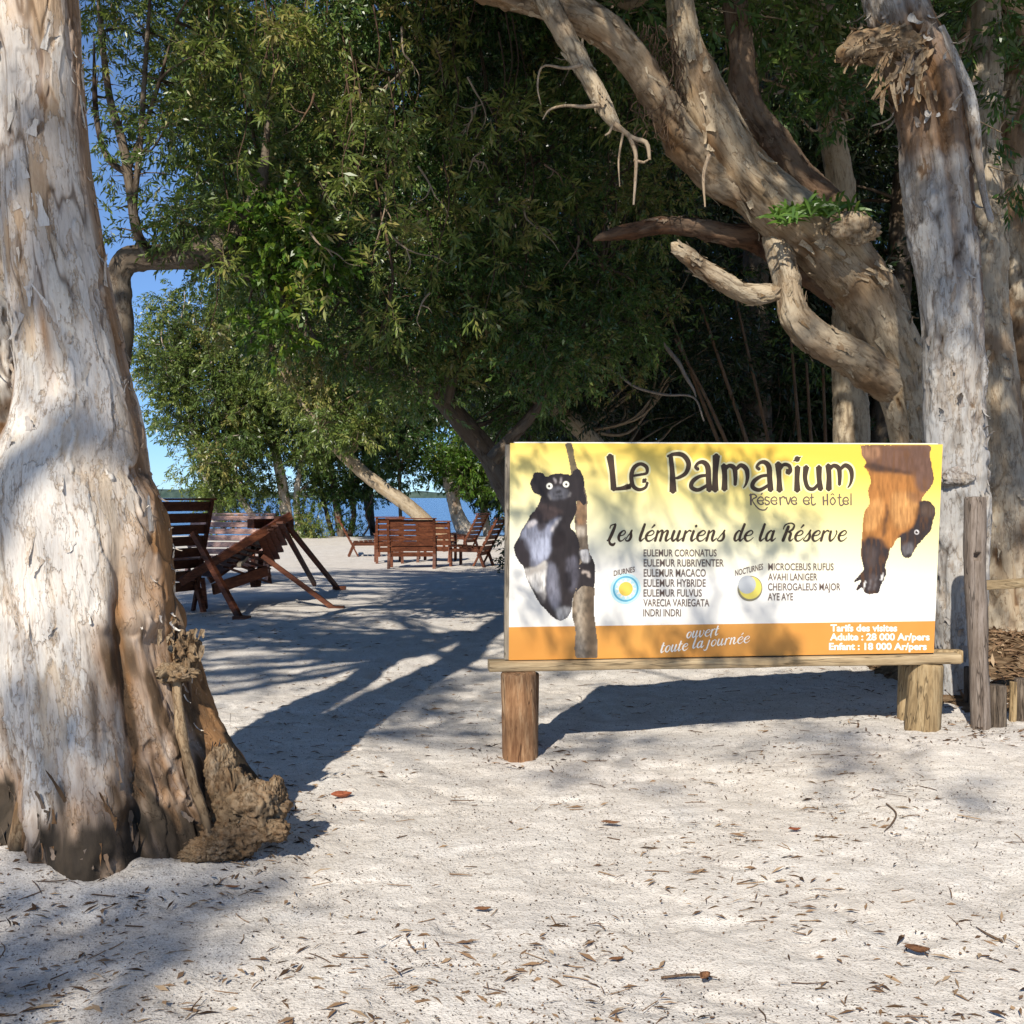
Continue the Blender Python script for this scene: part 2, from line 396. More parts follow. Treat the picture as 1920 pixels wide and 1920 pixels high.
# sand
b = NB('white_sand'); p = b.pos()
big = b.noise(p, .55, 4, .6); mid = b.noise(p, 3.2, 5, .65); gr = b.noise(p, 120, 2, .6); g2 = b.noise(p, 46, 3, .6)
c = b.ramp(mid, [(.3, (.53, .485, .43)), (.55, (.64, .595, .535)), (.75, (.70, .665, .61))])
c = b.mix(b.ramp(big, [(.45, (0, 0, 0)), (.7, (.5, .5, .5))]), c, (.58, .555, .53))
c = b.mix(b.ramp(gr, [(.60, (0, 0, 0)), (.68, (.8, .8, .8))]), c, (.16, .13, .11))
c = b.mix(b.ramp(g2, [(.58, (0, 0, 0)), (.70, (.55, .55, .55))]), c, (.30, .24, .19))
vo = b.n('ShaderNodeTexVoronoi'); vo.inputs['Scale'].default_value = 85; b.l(p, vo.inputs['Vector'])
c = b.mix(b.math('MULTIPLY', b.math('LESS_THAN', vo.outputs['Distance'], .24), b.ramp(b.noise(p, 9, 3), [(.40, (0, 0, 0)), (.60, (.65, .65, .65))])), c, (.07, .055, .045))
h = b.math('ADD', b.math('MULTIPLY', mid, 2.0), b.math('ADD', g2, b.math('MULTIPLY', gr, .6)))
M['sand'] = b.bsdf(c, .95, .1, h, .55, .012)

# lake
b = NB('lake_water'); p = b.pos()
n1 = b.noise(p, 1, 4, .6, (.55, .22, 1)); n2 = b.noise(p, 1, 3, .6, (2.3, .9, 1)); n3 = b.noise(p, 1, 2, .5, (.03, .10, 1))
h = b.math('ADD', n1, b.math('MULTIPLY', n2, .35))
c = b.mix(n3, (.012, .060, .17), (.022, .090, .23))
M['water'] = b.bsdf(c, .2, .22, h, 1.0, .7)

def wood(name, dark, mid, light, axis=(1.2, 14, 14), rough=.7, bs=.3):
    b = NB(name); p = b.pos()
    f = b.noise(p, 1, 5, .65, tuple(a*2.2 for a in axis)); q = b.noise(p, 3.0, 4, .6)
    c = b.ramp(b.math('ADD', b.math('MULTIPLY', f, .75), b.math('MULTIPLY', q, .25)), [(.32, dark), (.5, mid), (.68, light)])
    ln = b.noise(p, 1, 3, .6, tuple(a*.9 for a in axis)); g2 = b.noise(p, 1, 3, .7, tuple(a*7 for a in axis))
    line = b.ramp(ln, [(.487, (0, 0, 0)), (.499, (1, 1, 1)), (.502, (1, 1, 1)), (.514, (0, 0, 0))])
    c = b.mix(b.math('MULTIPLY', line, .75), c, tuple(v*.3 for v in dark)); c = b.mix(b.ramp(g2, [(.38, (.6, .6, .6)), (.52, (0, 0, 0))]), c, dark)
    h = b.math('SUBTRACT', b.math('ADD', f, b.math('MULTIPLY', g2, .5)), line)
    oi = b.n('ShaderNodeObjectInfo').outputs['Random']; c = b.mix(1.0, c, b.ramp(oi, [(0, (.68, .66, .64)), (.5, (1, 1, 1)), (1, (1.32, 1.30, 1.30))]), 'MULTIPLY')
    return b.bsdf(c, rough, .25, h, bs, .006)
M['red_wood'] = wood('red_stained_wood', (.055, .017, .008), (.125, .040, .018), (.22, .080, .036), (3, 3, 12), .55)
M['pink_wood'] = wood('pale_pink_wood', (.22, .12, .095), (.34, .21, .17), (.45, .32, .27), (3, 3, 12), .7)  # paler, pinker wood for the bench back and seat
M['beam_wood'] = wood('weathered_plank', (.17, .12, .065), (.30, .225, .13), (.40, .32, .20), (1.0, 14, 16), .85, .5)
M['post_wood'] = wood('peeled_log', (.12, .055, .025), (.27, .15, .075), (.42, .30, .18), (13, 13, 1.3), .85, .7)
M['post_tan'] = wood('pale_log', (.15, .10, .05), (.29, .205, .105), (.40, .31, .18), (13, 13, 1.3), .85, .7)
M['grey_wood'] = wood('grey_driftwood', (.12, .09, .07), (.255, .21, .175), (.37, .32, .285), (16, 16, 1.4), .9, .8)
M['log_dark'] = wood('old_log', (.04, .03, .02), (.13, .10, .075), (.27, .22, .165), (16, 16, 1.6), .9, .9)
M['frame_wood'] = wood('grey_frame_board', (.20, .165, .12), (.31, .27, .21), (.42, .38, .31), (14, 14, 1.2), .85, .4)
def flat(name, col, rough=.6, spec=.3):
    b = NB(name); q = b.noise(b.pos(), 7, 4, .6)
    return b.bsdf(b.mix(b.math('MULTIPLY', q, .16), col, tuple(v*.72 for v in col)), rough, spec)
M['ink'] = flat('brown_ink', (.055, .035, .022)); M['ink_grey'] = flat('grey_brown_ink', (.13, .095, .08)); M['halo'] = flat('cream_ink', (.82, .74, .40)); M['white_ink'] = flat('white_ink', (.86, .83, .74))
M['blue_ring'] = flat('blue_ink', (.12, .42, .58)); M['cyan'] = flat('pale_blue_ink', (.50, .76, .80)); M['sun_yellow'] = flat('yellow_ink', (.80, .56, .10))
M['moon_grey'] = flat('grey_ink', (.42, .44, .46)); M['moon_yellow'] = flat('moon_yellow_ink', (.66, .56, .12)); M['moon_dark'] = flat('olive_ink', (.22, .20, .13))
M['panel_edge'] = flat('white_panel_edge', (.72, .70, .66))
b = NB('litter'); M['litter'] = b.bsdf(b.ramp(b.attr('rnd').outputs['Fac'], [(0, (.035, .022, .015)), (.35, (.12, .07, .04)), (.7, (.24, .15, .085)), (1, (.36, .26, .16))]), .85, .15)
M['dry_leaf'] = wood('dry_leaf', (.10, .045, .02), (.20, .095, .045), (.30, .17, .09), (20, 20, 20), .8)
M['rust_leaf'] = wood('rust_leaf', (.16, .045, .02), (.28, .085, .04), (.36, .14, .07), (20, 20, 20), .7)
M['burl'] = bark_mat('burl_bark', (.32, .235, .14), (.25, .165, .09), (.16, .095, .045), (.05, .028, .014), (.26, .21, .15), (.20, .11, .05))
# ---------------------------------------------------------------- ground, lake, far shore
def gz(x, y):
    """sand height"""
    x = np.asarray(x, float); y = np.asarray(y, float)
    z = .10*sstep(x, .3, 2.6)*sstep(y, 3.2, 5.8)*(1-sstep(y, 16, 26))
    z = z - .9*sstep(y, 38.2, 46) - 6*sstep(y, 46, 90)
    z = z + .055*(1-sstep(np.hypot(x+1.66, (y-4.33)*1.05), .50, .95))
    P = np.stack([x, y, 0*x], -1).reshape(-1, 3)
    near = (1-sstep(y, 30, 36))
    z = z + near*(.028*fbm(P*.75, 3)+.010*fbm(P*2.6+9, 3)).reshape(x.shape)
    return z
def axis(lo, hi, st, far_lo, far_hi, g=1.09):
    a = list(np.arange(lo, hi, st)); s = st
    while a[-1] < far_hi: s *= g; a.append(a[-1]+s)
    s = st; b_ = []; v = lo
    while v > far_lo: s *= g; v -= s; b_.append(v)
    return np.array(b_[::-1]+a)
xs = axis(-2.6, 3.4, .016, -240, 240, 1.06); ys = axis(2.4, 7.6, .016, -60, 320, 1.035)
X, Y = np.meshgrid(xs, ys); Z = gz(X, Y)
P = np.stack([X, Y, 0*X], -1).reshape(-1, 3)
fine = (1-sstep(Y, 10, 22)).ravel()
foot = fbm(P*5.5+3, 3); Z = Z.ravel()+fine*(-.012*sstep(foot, .12, .5)+.007*sstep(-foot, .15, .5)+.004*fbm(P*15, 3)+.0025*fbm(P*34, 2))
a = Acc(); nx = len(xs); ii = np.arange(len(ys)-1)[:, None]*nx+np.arange(nx-1)[None]
a.add(np.stack([X.ravel(), Y.ravel(), Z], 1), np.stack([ii, ii+1, ii+nx+1, ii+nx], -1).reshape(-1, 4))
tag(a.build('sand_ground', M['sand']), kind='structure')
a = Acc(); a.add([[-6000, 36, -.10], [6000, 36, -.10], [6000, 9000, -.10], [-6000, 9000, -.10]], [[0, 1, 2, 3]])
tag(a.build('lake_water', M['water'], smooth=False), kind='structure')
# far wooded shore
rng = np.random.default_rng(5)
a = Acc(); xs_ = np.linspace(-2500, 2500, 700)
hh = 6+7*(.5+.5*fbm(np.stack([xs_*.004, 0*xs_, 0*xs_], 1), 4))+4.0*fbm(np.stack([xs_*.05, 0*xs_+3, 0*xs_], 1), 3)
hh = hh+5*sstep(-xs_, 350, 560)
rows = [(1700, 0*hh-2), (1702, hh*.55), (1715, hh*.85), (1740, hh), (1900, hh*1.0), (2100, 0*hh-2)]
V = np.concatenate([np.stack([xs_, np.full_like(xs_, y), z], 1) for y, z in rows]); k = len(xs_)
ii = np.arange(len(rows)-1)[:, None]*k+np.arange(k-1)[None]
a.add(V, np.stack([ii, ii+1, ii+k+1, ii+k], -1).reshape(-1, 4))
b = NB('hazed_far_forest'); M['far'] = b.bsdf(b.ramp(b.noise(b.pos(), .08, 4), [(.35, (.035, .06, .05)), (.65, (.07, .10, .08))]), .9, .1)  # blue of distant haze mixed into the forest colour
tag(a.build('far_shore_hills', M['far']), kind='structure')
# ---------------------------------------------------------------- trees
def PX(path, d):
    """traced centre line (px, py, width px[, depth]) -> world points with radius"""
    o = []
    for p in path:
        dd = p[3] if len(p) > 3 else d
        o.append([*W(p[0], p[1], dd), p[2]/F*dd/2])
    return np.array(o)

def in_view(c, r=0.0):
    return c[1] > .3 and abs(c[0]) < .5*c[1]+r and (c[2]-CAMH) < .486*c[1]+r

HOLES = []      # (ground x, ground y, radius): places where the crowns let the sun through
def shade_clumps(x0, x1, y0, y1, z0, z1, n, r0, r1, rng, minY=-30, ymax=99, keep_out=True, prob=None):
    """crown clumps that stand on the sun ray above a patch of ground"""
    o = []; g = 0
    while len(o) < n and g < n*40:
        g += 1
        gx, gy, z = rng.uniform(x0, x1), rng.uniform(y0, y1), rng.uniform(z0, z1)
        c = np.array([gx+SUN[0]*z, gy+SUN[1]*z, z]); r = rng.uniform(r0, r1)
        if c[1] > ymax or c[1] < minY: continue
        if any((gx-h[0])**2+((gy-h[1])*.7)**2 < (h[2]+.0*r)**2 for h in HOLES): continue
        if keep_out and c[1] < 8.6 and in_view(c, r+.25): continue
        if prob is not None and rng.random() > prob(gx, gy): continue
        o.append([*c, r])
    return o

# ======== the big paperbark in front, at the left
DA = 4.36
A_path = [(-40, -900, 120, 4.9), (20, -420, 140, 4.6), (52, -160, 160), (70, 0, 168), (80, 150, 164), (88, 300, 170), (104, 450, 184), (128, 600, 196), (143, 700, 212), (146, 800, 250),
          (140, 900, 298), (152, 1000, 312), (162, 1100, 318), (174, 1200, 326), (190, 1300, 346), (208, 1400, 384), (226, 1490, 424), (240, 1560, 470), (250, 1620, 520)]
A_path = [(q[0]-(5 if q[1] < 800 else 2), q[1], q[2]-(22 if q[1] < 720 else 22 if q[1] < 1000 else 14))+tuple(q[3:]) for q in A_path]
A_pts = PX(A_path[::-1], DA)
tA = thing('paperbark_tree', 'massive pale paperbark trunk with peeling cream bark standing nearest at the left edge', 'tree', (A_pts[1][0], DA, 0))
def fnA(base, D, q, disp, lay):
    z = base[:, 2]; th = np.arctan2(D[:, 0], -D[:, 1])
    n1 = fbm(q*3.1+5, 3); n2 = fbm(q*np.array([9, 9, 3.0])+15, 3)
    low = 1-sstep(z, .05, .75)
    ex = low*(.045*np.sin(th*4+1.2+2*n1)+.030*np.sin(th*9+n1*4)+.04*n2)
    ex += .035*sstep(n1, .05, .35)*sstep(-np.abs(z-1.0), -.8, -.2)
    # long sunken seam down the right flank
    seam = np.exp(-((th-.62-.25*(z-.6)+.12*n1)/.085)**2)*sstep(1.35-z, 0, .5); ex -= .055*seam
    seam2 = np.exp(-((th+.35+.16*z+.2*n1)/.05)**2)*sstep(1.2-z, 0, .3); ex -= .02*seam2
    ex += .028*np.exp(-((th-.30+.1*n1)/.16)**2)*sstep(1.0-z, 0, .5)
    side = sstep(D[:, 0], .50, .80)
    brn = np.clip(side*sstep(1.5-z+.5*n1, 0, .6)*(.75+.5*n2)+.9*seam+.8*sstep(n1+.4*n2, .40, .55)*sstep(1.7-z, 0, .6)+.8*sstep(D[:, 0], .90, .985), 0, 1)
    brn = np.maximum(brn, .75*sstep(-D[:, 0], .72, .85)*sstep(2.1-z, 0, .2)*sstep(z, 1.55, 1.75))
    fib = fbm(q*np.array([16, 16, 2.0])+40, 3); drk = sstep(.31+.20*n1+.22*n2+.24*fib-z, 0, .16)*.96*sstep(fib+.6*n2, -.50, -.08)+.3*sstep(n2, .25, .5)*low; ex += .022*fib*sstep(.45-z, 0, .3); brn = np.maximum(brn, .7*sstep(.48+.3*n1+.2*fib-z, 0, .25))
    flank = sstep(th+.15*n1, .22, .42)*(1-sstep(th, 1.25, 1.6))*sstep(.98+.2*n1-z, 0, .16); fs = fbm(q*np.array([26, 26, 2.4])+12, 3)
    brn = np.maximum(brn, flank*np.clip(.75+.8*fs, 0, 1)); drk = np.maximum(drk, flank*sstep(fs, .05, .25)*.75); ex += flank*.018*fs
    lay = lay*(1-.55*sstep(z+.25*n1, 1.9, 2.5)); ex -= sstep(z, 1.8, 2.4)*(disp*.35)
    brn = np.maximum(brn, .85*np.exp(-((th+.02+.1*n1)/.10)**2-((z-2.12)/.18)**2))
    return ex, brn, np.clip(drk, 0, 1), lay
a = Acc()
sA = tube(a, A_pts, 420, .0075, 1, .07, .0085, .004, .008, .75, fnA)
A_top = [A_pts[-1], A_pts[-2]]
A_limbs = [[A_pts[-2][:3], (-1.9, 5.6, 6.3), (-1.2, 6.8, 7.2), (-.6, 8.2, 7.8)], [A_pts[-1][:3], (-2.9, 5.2, 7.0), (-3.4, 6.5, 7.8), (-3.8, 8.3, 8.6)],
           [A_pts[-2][:3], (-2.6, 3.6, 6.0), (-3.2, 2.2, 6.6), (-3.6, .8, 7.0)], [A_pts[-1][:3], (-2.2, 4.0, 7.0), (-1.5, 2.9, 7.6), (-.9, 2.2, 8.0)]]
for k, l in enumerate(A_limbs):
    pts = np.array([[*p, r] for p, r in zip(l, (.085, .06, .045, .03))]); tube(a, pts, 20, .08, 50+k)
aTA = a
# the second stem that leaves the frame at the left
a = Acc()
s2 = tube(a, PX([(70, 1000, 120, 4.4), (40, 880, 150, 4.42), (10, 800, 130, 4.45), (-12, 700, 120, 4.48), (-28, 560, 100, 4.5), (-45, 420, 90, 4.5), (-110, 200, 84, 4.5), (-190, -100, 70, 4.4)], DA), 120, .012, 8, .16, .012, .010, .012,
          fn=lambda b_, D, q, d, l: (.02*fbm(q*9, 3), sstep(fbm(q*6, 3), -.25, .1)*sstep(2.05-b_[:, 2], 0, .25), .55*sstep(fbm(q*8+5, 3), -.05, .2)*sstep(2.0-b_[:, 2], 0, .2), l))
aS = a
rng = np.random.default_rng(11)
a = aTA
flakes(a, sA, rng, 80, .04, .16, .012, .045, (.16, .72), .35, brn=.2)
flakes(a, sA, rng, 60, .02, .07, .006, .02, (.05, .6), 1.0, segr=(.17, .27), brn=.8, lmn=0)
flakes(aS, s2, rng, 60, .03, .12, .01, .04, (.1, .8), 1.6)
flakes(a, sA, rng, 90, .05, .16, .006, .026, (.02, .07), .45, brn=1, lmn=0, bmin=.6, dk=.9)
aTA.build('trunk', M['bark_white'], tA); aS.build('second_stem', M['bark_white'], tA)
# folds of old root and bark running down the right flank
def onA(px, py, w_, lift=.02):
    k = np.interp(py, [p[1] for p in A_path], np.arange(len(A_path)))
    cx = np.interp(k, np.arange(len(A_path)), [p[0] for p in A_path]); ww = np.interp(k, np.arange(len(A_path)), [p[2] for p in A_path])
    rr = ww/F*DA/2; dx = np.clip((px-cx)/F*DA/rr, -.97, .97); d = DA-rr*math.sqrt(1-dx*dx)-lift
    return [*W(px, py, d), w_/F*d/2]
fb = lambda b_, D, q, d, l: (.012*fbm(q*np.array([30, 30, 6]), 3)+.010*fbm(q*7, 2), np.clip(.25+.9*fbm(q*np.array([14, 14, 5]), 3), 0, 1), .85*sstep(.26+.2*fbm(q*6, 2)-b_[:, 2], 0, .16)+.5*sstep(fbm(q*np.array([20, 20, 4])+8, 3), .1, .3), l)
rgf = np.random.default_rng(14); folds = [[(318, 1090, 3), (328, 1150, 16), (342, 1220, 22), (352, 1290, 14), (356, 1330, 3)], [(296, 1272, 2), (310, 1262, 12), (330, 1280, 18), (342, 1380, 16), (362, 1460, 14), (384, 1530, 12), (398, 1580, 8)],
         [(60, 1440, 4), (52, 1500, 34), (46, 1560, 44), (40, 1640, 60)], [(20, 1490, 10), (-10, 1570, 60), (-40, 1650, 80)]]
for k in range(0):
    x0, y0 = rgf.uniform(268, 392), rgf.uniform(1235, 1380); x1 = 225+(x0-255)*1.55+rgf.normal(0, 14); w0 = rgf.uniform(7, 17); o = []
    for t_ in np.linspace(0, 1, 7): o.append((x0+(x1-x0)*t_**1.4+rgf.normal(0, 5), y0+(1625-y0)*t_, w0*(.25 if t_ == 0 else 1)*rgf.uniform(.7, 1.25)*(1+.4*t_)))
    folds.append(o)
for k, f in enumerate(folds):
    P_ = np.array([onA(x, y, w_, -.016) for x, y, w_ in f])
    if f[-1][1] > 1550: P_ = np.vstack([P_, [P_[-1][0]+.01, P_[-1][1]-.01, -.06, P_[-1][3]*1.3]])
    a = Acc(); tube(a, P_, 40, .006, 20+k, .45, .005, .008, .006, fn=fb); a.build('root_fold', M['bark_brown' if k % 3 == 0 else 'burl'], tA)
def blob(acc, c, rad, seed, amp=.35, n=90, mi=0, brn=.4, sq=(1, 1, 1), fq=5, ridge=.02):
    u = np.linspace(0, np.pi, n//2); v = np.linspace(0, 2*np.pi, n, endpoint=False)
    D = np.stack([np.sin(u)[:, None]*np.cos(v), np.sin(u)[:, None]*np.sin(v), np.cos(u)[:, None]*np.ones(n)], -1).reshape(-1, 3)
    f = fbm(D*1.5+seed, 3); wv = D+.35*np.stack([fbm(D*2+seed+k, 2) for k in (1, 5, 9)], 1); st = np.array([1.0, 1.0, .45])
    g = 1-2.6*np.abs(fbm(wv*fq*.55*st+seed*2, 3)); g3 = 1-2.6*np.abs(fbm(wv*fq*1.5*st+seed*3, 3))
    r = rad*(1+amp*f+.16*g+.09*g3)+ridge*.35*fbm(D*fq*5*st+seed, 3)
    P = np.array(c)+D*r[:, None]*np.array(sq); m = n//2
    ii = np.arange(m-1)[:, None]*n; j = np.arange(n)[None]; j2 = (j+1) % n
    q = fbm(D*6+seed, 3); h_ = fbm(D*fq*5*st+seed, 3)
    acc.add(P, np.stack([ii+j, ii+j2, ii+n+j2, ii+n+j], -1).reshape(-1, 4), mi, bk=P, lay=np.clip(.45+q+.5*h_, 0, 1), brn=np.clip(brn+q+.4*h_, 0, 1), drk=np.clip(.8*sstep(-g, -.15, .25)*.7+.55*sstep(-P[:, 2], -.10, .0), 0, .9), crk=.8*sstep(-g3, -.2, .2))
a = Acc()
c = W(478, 1512, 4.12); c[2] = .13
for k, (bx_, by_, dd_, rr_, sq_) in enumerate(((478, 1515, 4.10, .105, (1.15, 1, 1.0)), (432, 1500, 4.14, .10, (1.0, 1, 1.25)), (440, 1570, 4.02, .085, (1.3, .9, .8)), (512, 1490, 4.12, .058, (.8, 1, 1.25)), (496, 1555, 4.04, .07, (1.2, 1, .8)), (400, 1590, 3.98, .07, (1.4, .9, .7)), (415, 1450, 4.16, .07, (.8, .9, 1.4)), (372, 1602, 3.96, .05, (1.6, .9, .7)))):
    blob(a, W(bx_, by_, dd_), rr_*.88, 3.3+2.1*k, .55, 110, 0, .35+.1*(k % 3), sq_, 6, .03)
for (dx_, dz_, rr_) in ((0, 0, .13), (-.10, -.02, .11), (.05, .08, .06)):
    th_ = np.linspace(0, 2*np.pi, 40, endpoint=False); hh_ = np.linspace(-.8, .8, 14)
    cc = c+np.array([dx_, 0, dz_]); DD = np.stack([np.sin(th_)[None]*np.sqrt(1-hh_**2)[:, None], -np.cos(th_)[None]*np.sqrt(1-hh_**2)[:, None], hh_[:, None]*np.ones(40)], -1)
    flakes(a, (cc+DD*rr_, DD, np.tile(np.array([[.2, 0, 1.0]]), (14, 1)), None, None), rng, 45, .015, .06, .004, .016, (0, .99), .7, segr=(0, .99), brn=1.2, lmn=0)
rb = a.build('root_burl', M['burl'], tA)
a = Acc()
blob(a, np.array(onA(345, 1220, 10, .0)[:3]), .062, 4.4, .8, 110, 0, .35, (.85, .8, 1.15), 8, .022)
blob(a, np.array(onA(325, 1262, 10, .0)[:3]), .055, 6.4, .8, 90, 0, .1, (1.3, .7, .5), 8, .02)
fl = (np.array([[onA(300+20*i, 1180+30*j, 10, .03)[:3] for i in range(5)] for j in range(4)]), np.tile(nrm(np.array([[[.45, -.85, .2]]])), (4, 5, 1)), np.tile(np.array([[0, 0, 1.0]]), (4, 1)), None, None)
for i_ in range(26):
    flakes(a, fl, rng, 1, .03, .08, .008, .03, (.1, .95), .8, segr=(0, .99), lmn=0)
a.build('bark_knob', M['burl'], tA)

# ======== right-hand group
gB = float(gz(3.4, 8.3))
tB = thing('leaning_paperbark', 'thick tan paperbark leaning left from behind the sign into forking limbs', 'tree', (*W(1770, 1230, 8.3)[:2], 0))
B_main = [(1800, 1320, 150, 8.45), (1770, 1120, 138, 8.4), (1746, 950, 128, 8.35), (1722, 830, 118, 8.3), (1694, 720, 122, 8.25), (1656, 620, 128, 8.15), (1610, 533, 134, 8.05), (1540, 455, 138, 7.95), (1458, 385, 134, 7.85), (1382, 305, 122, 7.75),
          (1332, 215, 102, 7.65), (1300, 125, 82, 7.6), (1280, 50, 64, 7.55), (1268, -60, 56, 7.5), (1250, -260, 44, 7.4)]
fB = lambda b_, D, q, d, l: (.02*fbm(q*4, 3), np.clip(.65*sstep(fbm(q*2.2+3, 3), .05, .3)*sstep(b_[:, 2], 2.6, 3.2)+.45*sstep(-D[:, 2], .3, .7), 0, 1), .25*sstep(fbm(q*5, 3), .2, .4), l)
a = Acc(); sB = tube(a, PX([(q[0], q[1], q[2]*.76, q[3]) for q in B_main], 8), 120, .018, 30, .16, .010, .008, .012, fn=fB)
blob(a, W(1600, 425, 7.62), .13, 3.9, .6, 60, 0, .2, (1.3, .8, .8), 7, .03)
B_skel = [PX(B_main, 8)]
aTB = a
B_limbs = [
    ([(1420, 370, 52, 7.84), (1345, 325, 56, 7.76), (1280, 258, 54, 7.62), (1236, 186, 52, 7.5), (1186, 112, 52, 7.4), (1112, 44, 52, 7.3), (1020, 4, 50, 7.2), (920, -25, 48, 7.1), (800, -80, 42, 7.0)], 'bark_tan', .45),
    ([(1120, 60, 30, 7.25), (1165, 30, 30, 7.2), (1060, 40, 30, 7.1)][:0], 'bark_brown', 0),
    ([(1000, -60, 36, 7.0), (1040, 30, 32, 6.95), (1085, 110, 28, 6.9), (1125, 185, 26, 6.86), (1152, 232, 18, 6.84), (1162, 246, 3, 6.83)], 'bark_tan', .2),
    ([(1580, 440, 60, 8.1), (1560, 395, 56, 8.1), (1500, 330, 48, 8.15), (1440, 250, 44, 8.2), (1400, 180, 46, 8.2), (1388, 80, 42, 8.2), (1376, -60, 38, 8.2)], 'bark_brown', .3),
    ([(1735, 800, 60, 8.5), (1700, 748, 66, 8.35), (1645, 704, 60, 8.12), (1588, 664, 54, 7.98), (1532, 634, 52, 7.92), (1494, 598, 50, 7.9), (1478, 550, 44, 7.88), (1466, 500, 42, 7.9), (1450, 440, 40, 7.95)], 'bark_tan', .3),
    ([(1470, 545, 30, 7.9), (1430, 553, 32, 7.9), (1388, 546, 30, 7.85), (1330, 512, 26, 7.8), (1284, 476, 22, 7.75), (1270, 466, 18, 7.74), (1262, 458, 10, 7.74), (1258, 455, 1, 7.74)], 'bark_tan', .3),
    ([(1668, 660, 34, 8.3), (1585, 568, 36, 8.15), (1490, 500, 36, 8.12), (1430, 450, 46, 8.15), (1370, 440, 34, 8.1), (1260, 422, 30, 8.1), (1180, 434, 26, 8.1), (1140, 442, 18, 8.1), (1122, 446, 9, 8.1), (1112, 452, 2, 8.1)], 'bark_brown', .6),
]
for k, (pth, mt, br) in enumerate(B_limbs):
    if not pth: continue
    a = Acc(); P_ = PX(pth, 8); B_skel.append(P_)
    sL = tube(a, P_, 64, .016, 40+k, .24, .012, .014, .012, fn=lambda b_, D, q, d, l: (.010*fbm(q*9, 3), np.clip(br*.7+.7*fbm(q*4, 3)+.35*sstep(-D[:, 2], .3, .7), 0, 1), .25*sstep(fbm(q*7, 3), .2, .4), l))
    flakes(a, sL, np.random.default_rng(400+k), int(14*len(P_)/2), .04, .13, .015, .05, (.03, .92), .3, face=False, lmn=0)
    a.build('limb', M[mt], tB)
for p in ([(1152, 232, 12), (1185, 258, 9), (1212, 268, 9), (1218, 300, 6)], [(1178, 252, 8), (1192, 290, 8), (1191, 340, 6), (1188, 384, 4)], [(1150, 230, 7), (1142, 250, 5), (1134, 254, 3)], [(1132, 196, 9), (1096, 200, 7), (1060, 198, 5), (1030, 206, 4), (1018, 224, 2)],
          [(1092, 122, 8), (1060, 128, 6), (1018, 124, 4), (1008, 160, 4), (1014, 196, 2)], [(1188, 300, 6), (1208, 305, 5), (1215, 300, 3)], [(1330, 290, 9), (1319, 330, 7), (1322, 388, 3)], [(1168, 250, 5), (1160, 300, 4), (1162, 350, 2)]):
    a = Acc(); twig(a, PX(p, 6.8), 6, .03); a.build('dead_branch', M['bark_beige'], tB)
a = aTB
flakes(a, sB, rng, 150, .05, .2, .02, .07, (.15, .9), .55)
for _ in range(170):       # a matted beard of hanging bark fibres under the left limb
    x, y = rng.uniform(1195, 1290), rng.uniform(40, 250); dd = 7.5+rng.uniform(-.12, .1)
    p0 = W(x, y, dd); L = rng.uniform(.05, .22)
    twig(a, [[*p0, .006], [*(p0+np.array([rng.normal(0, .03), 0, -L*.5])), .005], [*(p0+np.array([rng.normal(0, .05), 0, -L])), .002]], 3, .05, 1)
a.build('trunk', [M['bark_tan'], M['bark_brown']], tB)

tC = thing('upright_paperbark', 'grey-white upright paperbark with torn brown collar of bark just right of the sign', 'tree', (*W(1800, 1310, 7.0)[:2], 0))
C_path = [(1806, 1360, 112), (1802, 1250, 96), (1800, 1150, 92), (1799, 1050, 96), (1797, 950, 108), (1791, 830, 106), (1788, 700, 108), (1786, 600, 110), (1780, 500, 118), (1768, 400, 126), (1757, 300, 132), (1744, 200, 134), (1716, 110, 124), (1690, 30, 118), (1668, -60, 105, 7.0), (1640, -300, 84, 7.1), (1660, -600, 60, 7.3)]
def fC(b_, D, q, d, l):
    z = b_[:, 2]; n1 = fbm(q*3, 3)
    zt = CAMH+(HOR-300)/F*7; col = sstep(z+.12*n1, zt-.05, zt+.12)*(1-sstep(z+.1*n1, zt+.85, zt+1.0))
    th = np.arctan2(D[:, 0], -D[:, 1]); groove = np.exp(-((th+.12)/.16)**2)*sstep(z, 2.6, 3.1)
    return .02*col*fbm(q*14, 3)+.015*n1-.06*groove, np.clip(col*(.75+.5*n1)+.8*sstep(D[:, 0], .55, .8)*sstep(z, 2.3, 2.8)+.6*groove, 0, 1), .3*sstep(fbm(q*7, 3), .28, .45), l
a = Acc(); sC = tube(a, PX([(q[0], q[1], q[2]*.92) for q in C_path], 7.0), 110, .014, 60, .14, .010, .008, .012, fn=fC)
blob(a, W(1795, 895, 6.82), .07, 2.2, .7, 60, 0, .1, (1.3, .6, .8), 8, .02)
aTC = a; a = Acc()
sT = tube(a, PX([(1745, 140, 70, 7.02), (1694, 95, 62, 6.92), (1645, 82, 50, 6.8), (1608, 90, 42, 6.72), (1586, 100, 36, 6.68), (1576, 106, 24, 6.67), (1572, 110, 3, 6.67)], 7), 72, .010, 71, .45, .014, .022, .016, fn=lambda b_, D, q, d, l: (.03*fbm(q*11, 3), np.clip(.45+1.2*fbm(q*9, 3), 0, 1), .6*sstep(fbm(q*12, 3), .0, .25), np.clip(.5+1.5*fbm(q*13+4, 3), 0, 1)))
flakes(a, sT, rng, 90, .03, .12, .012, .05, (.05, .98), .9, face=True, brn=.9, lmn=0)
flakes(a, sT, rng, 40, .05, .14, .02, .06, (.55, .98), .5, face=False, brn=.3, lmn=.3)
fl = (np.array([[W(1640+16*i, 90+16*j, 6.78) for i in range(8)] for j in range(8)]), np.tile(nrm(np.array([[[-.1, -.95, .1]]])), (8, 8, 1)), np.tile(np.array([[.3, 0, 1.0]]), (8, 1)), None, None)
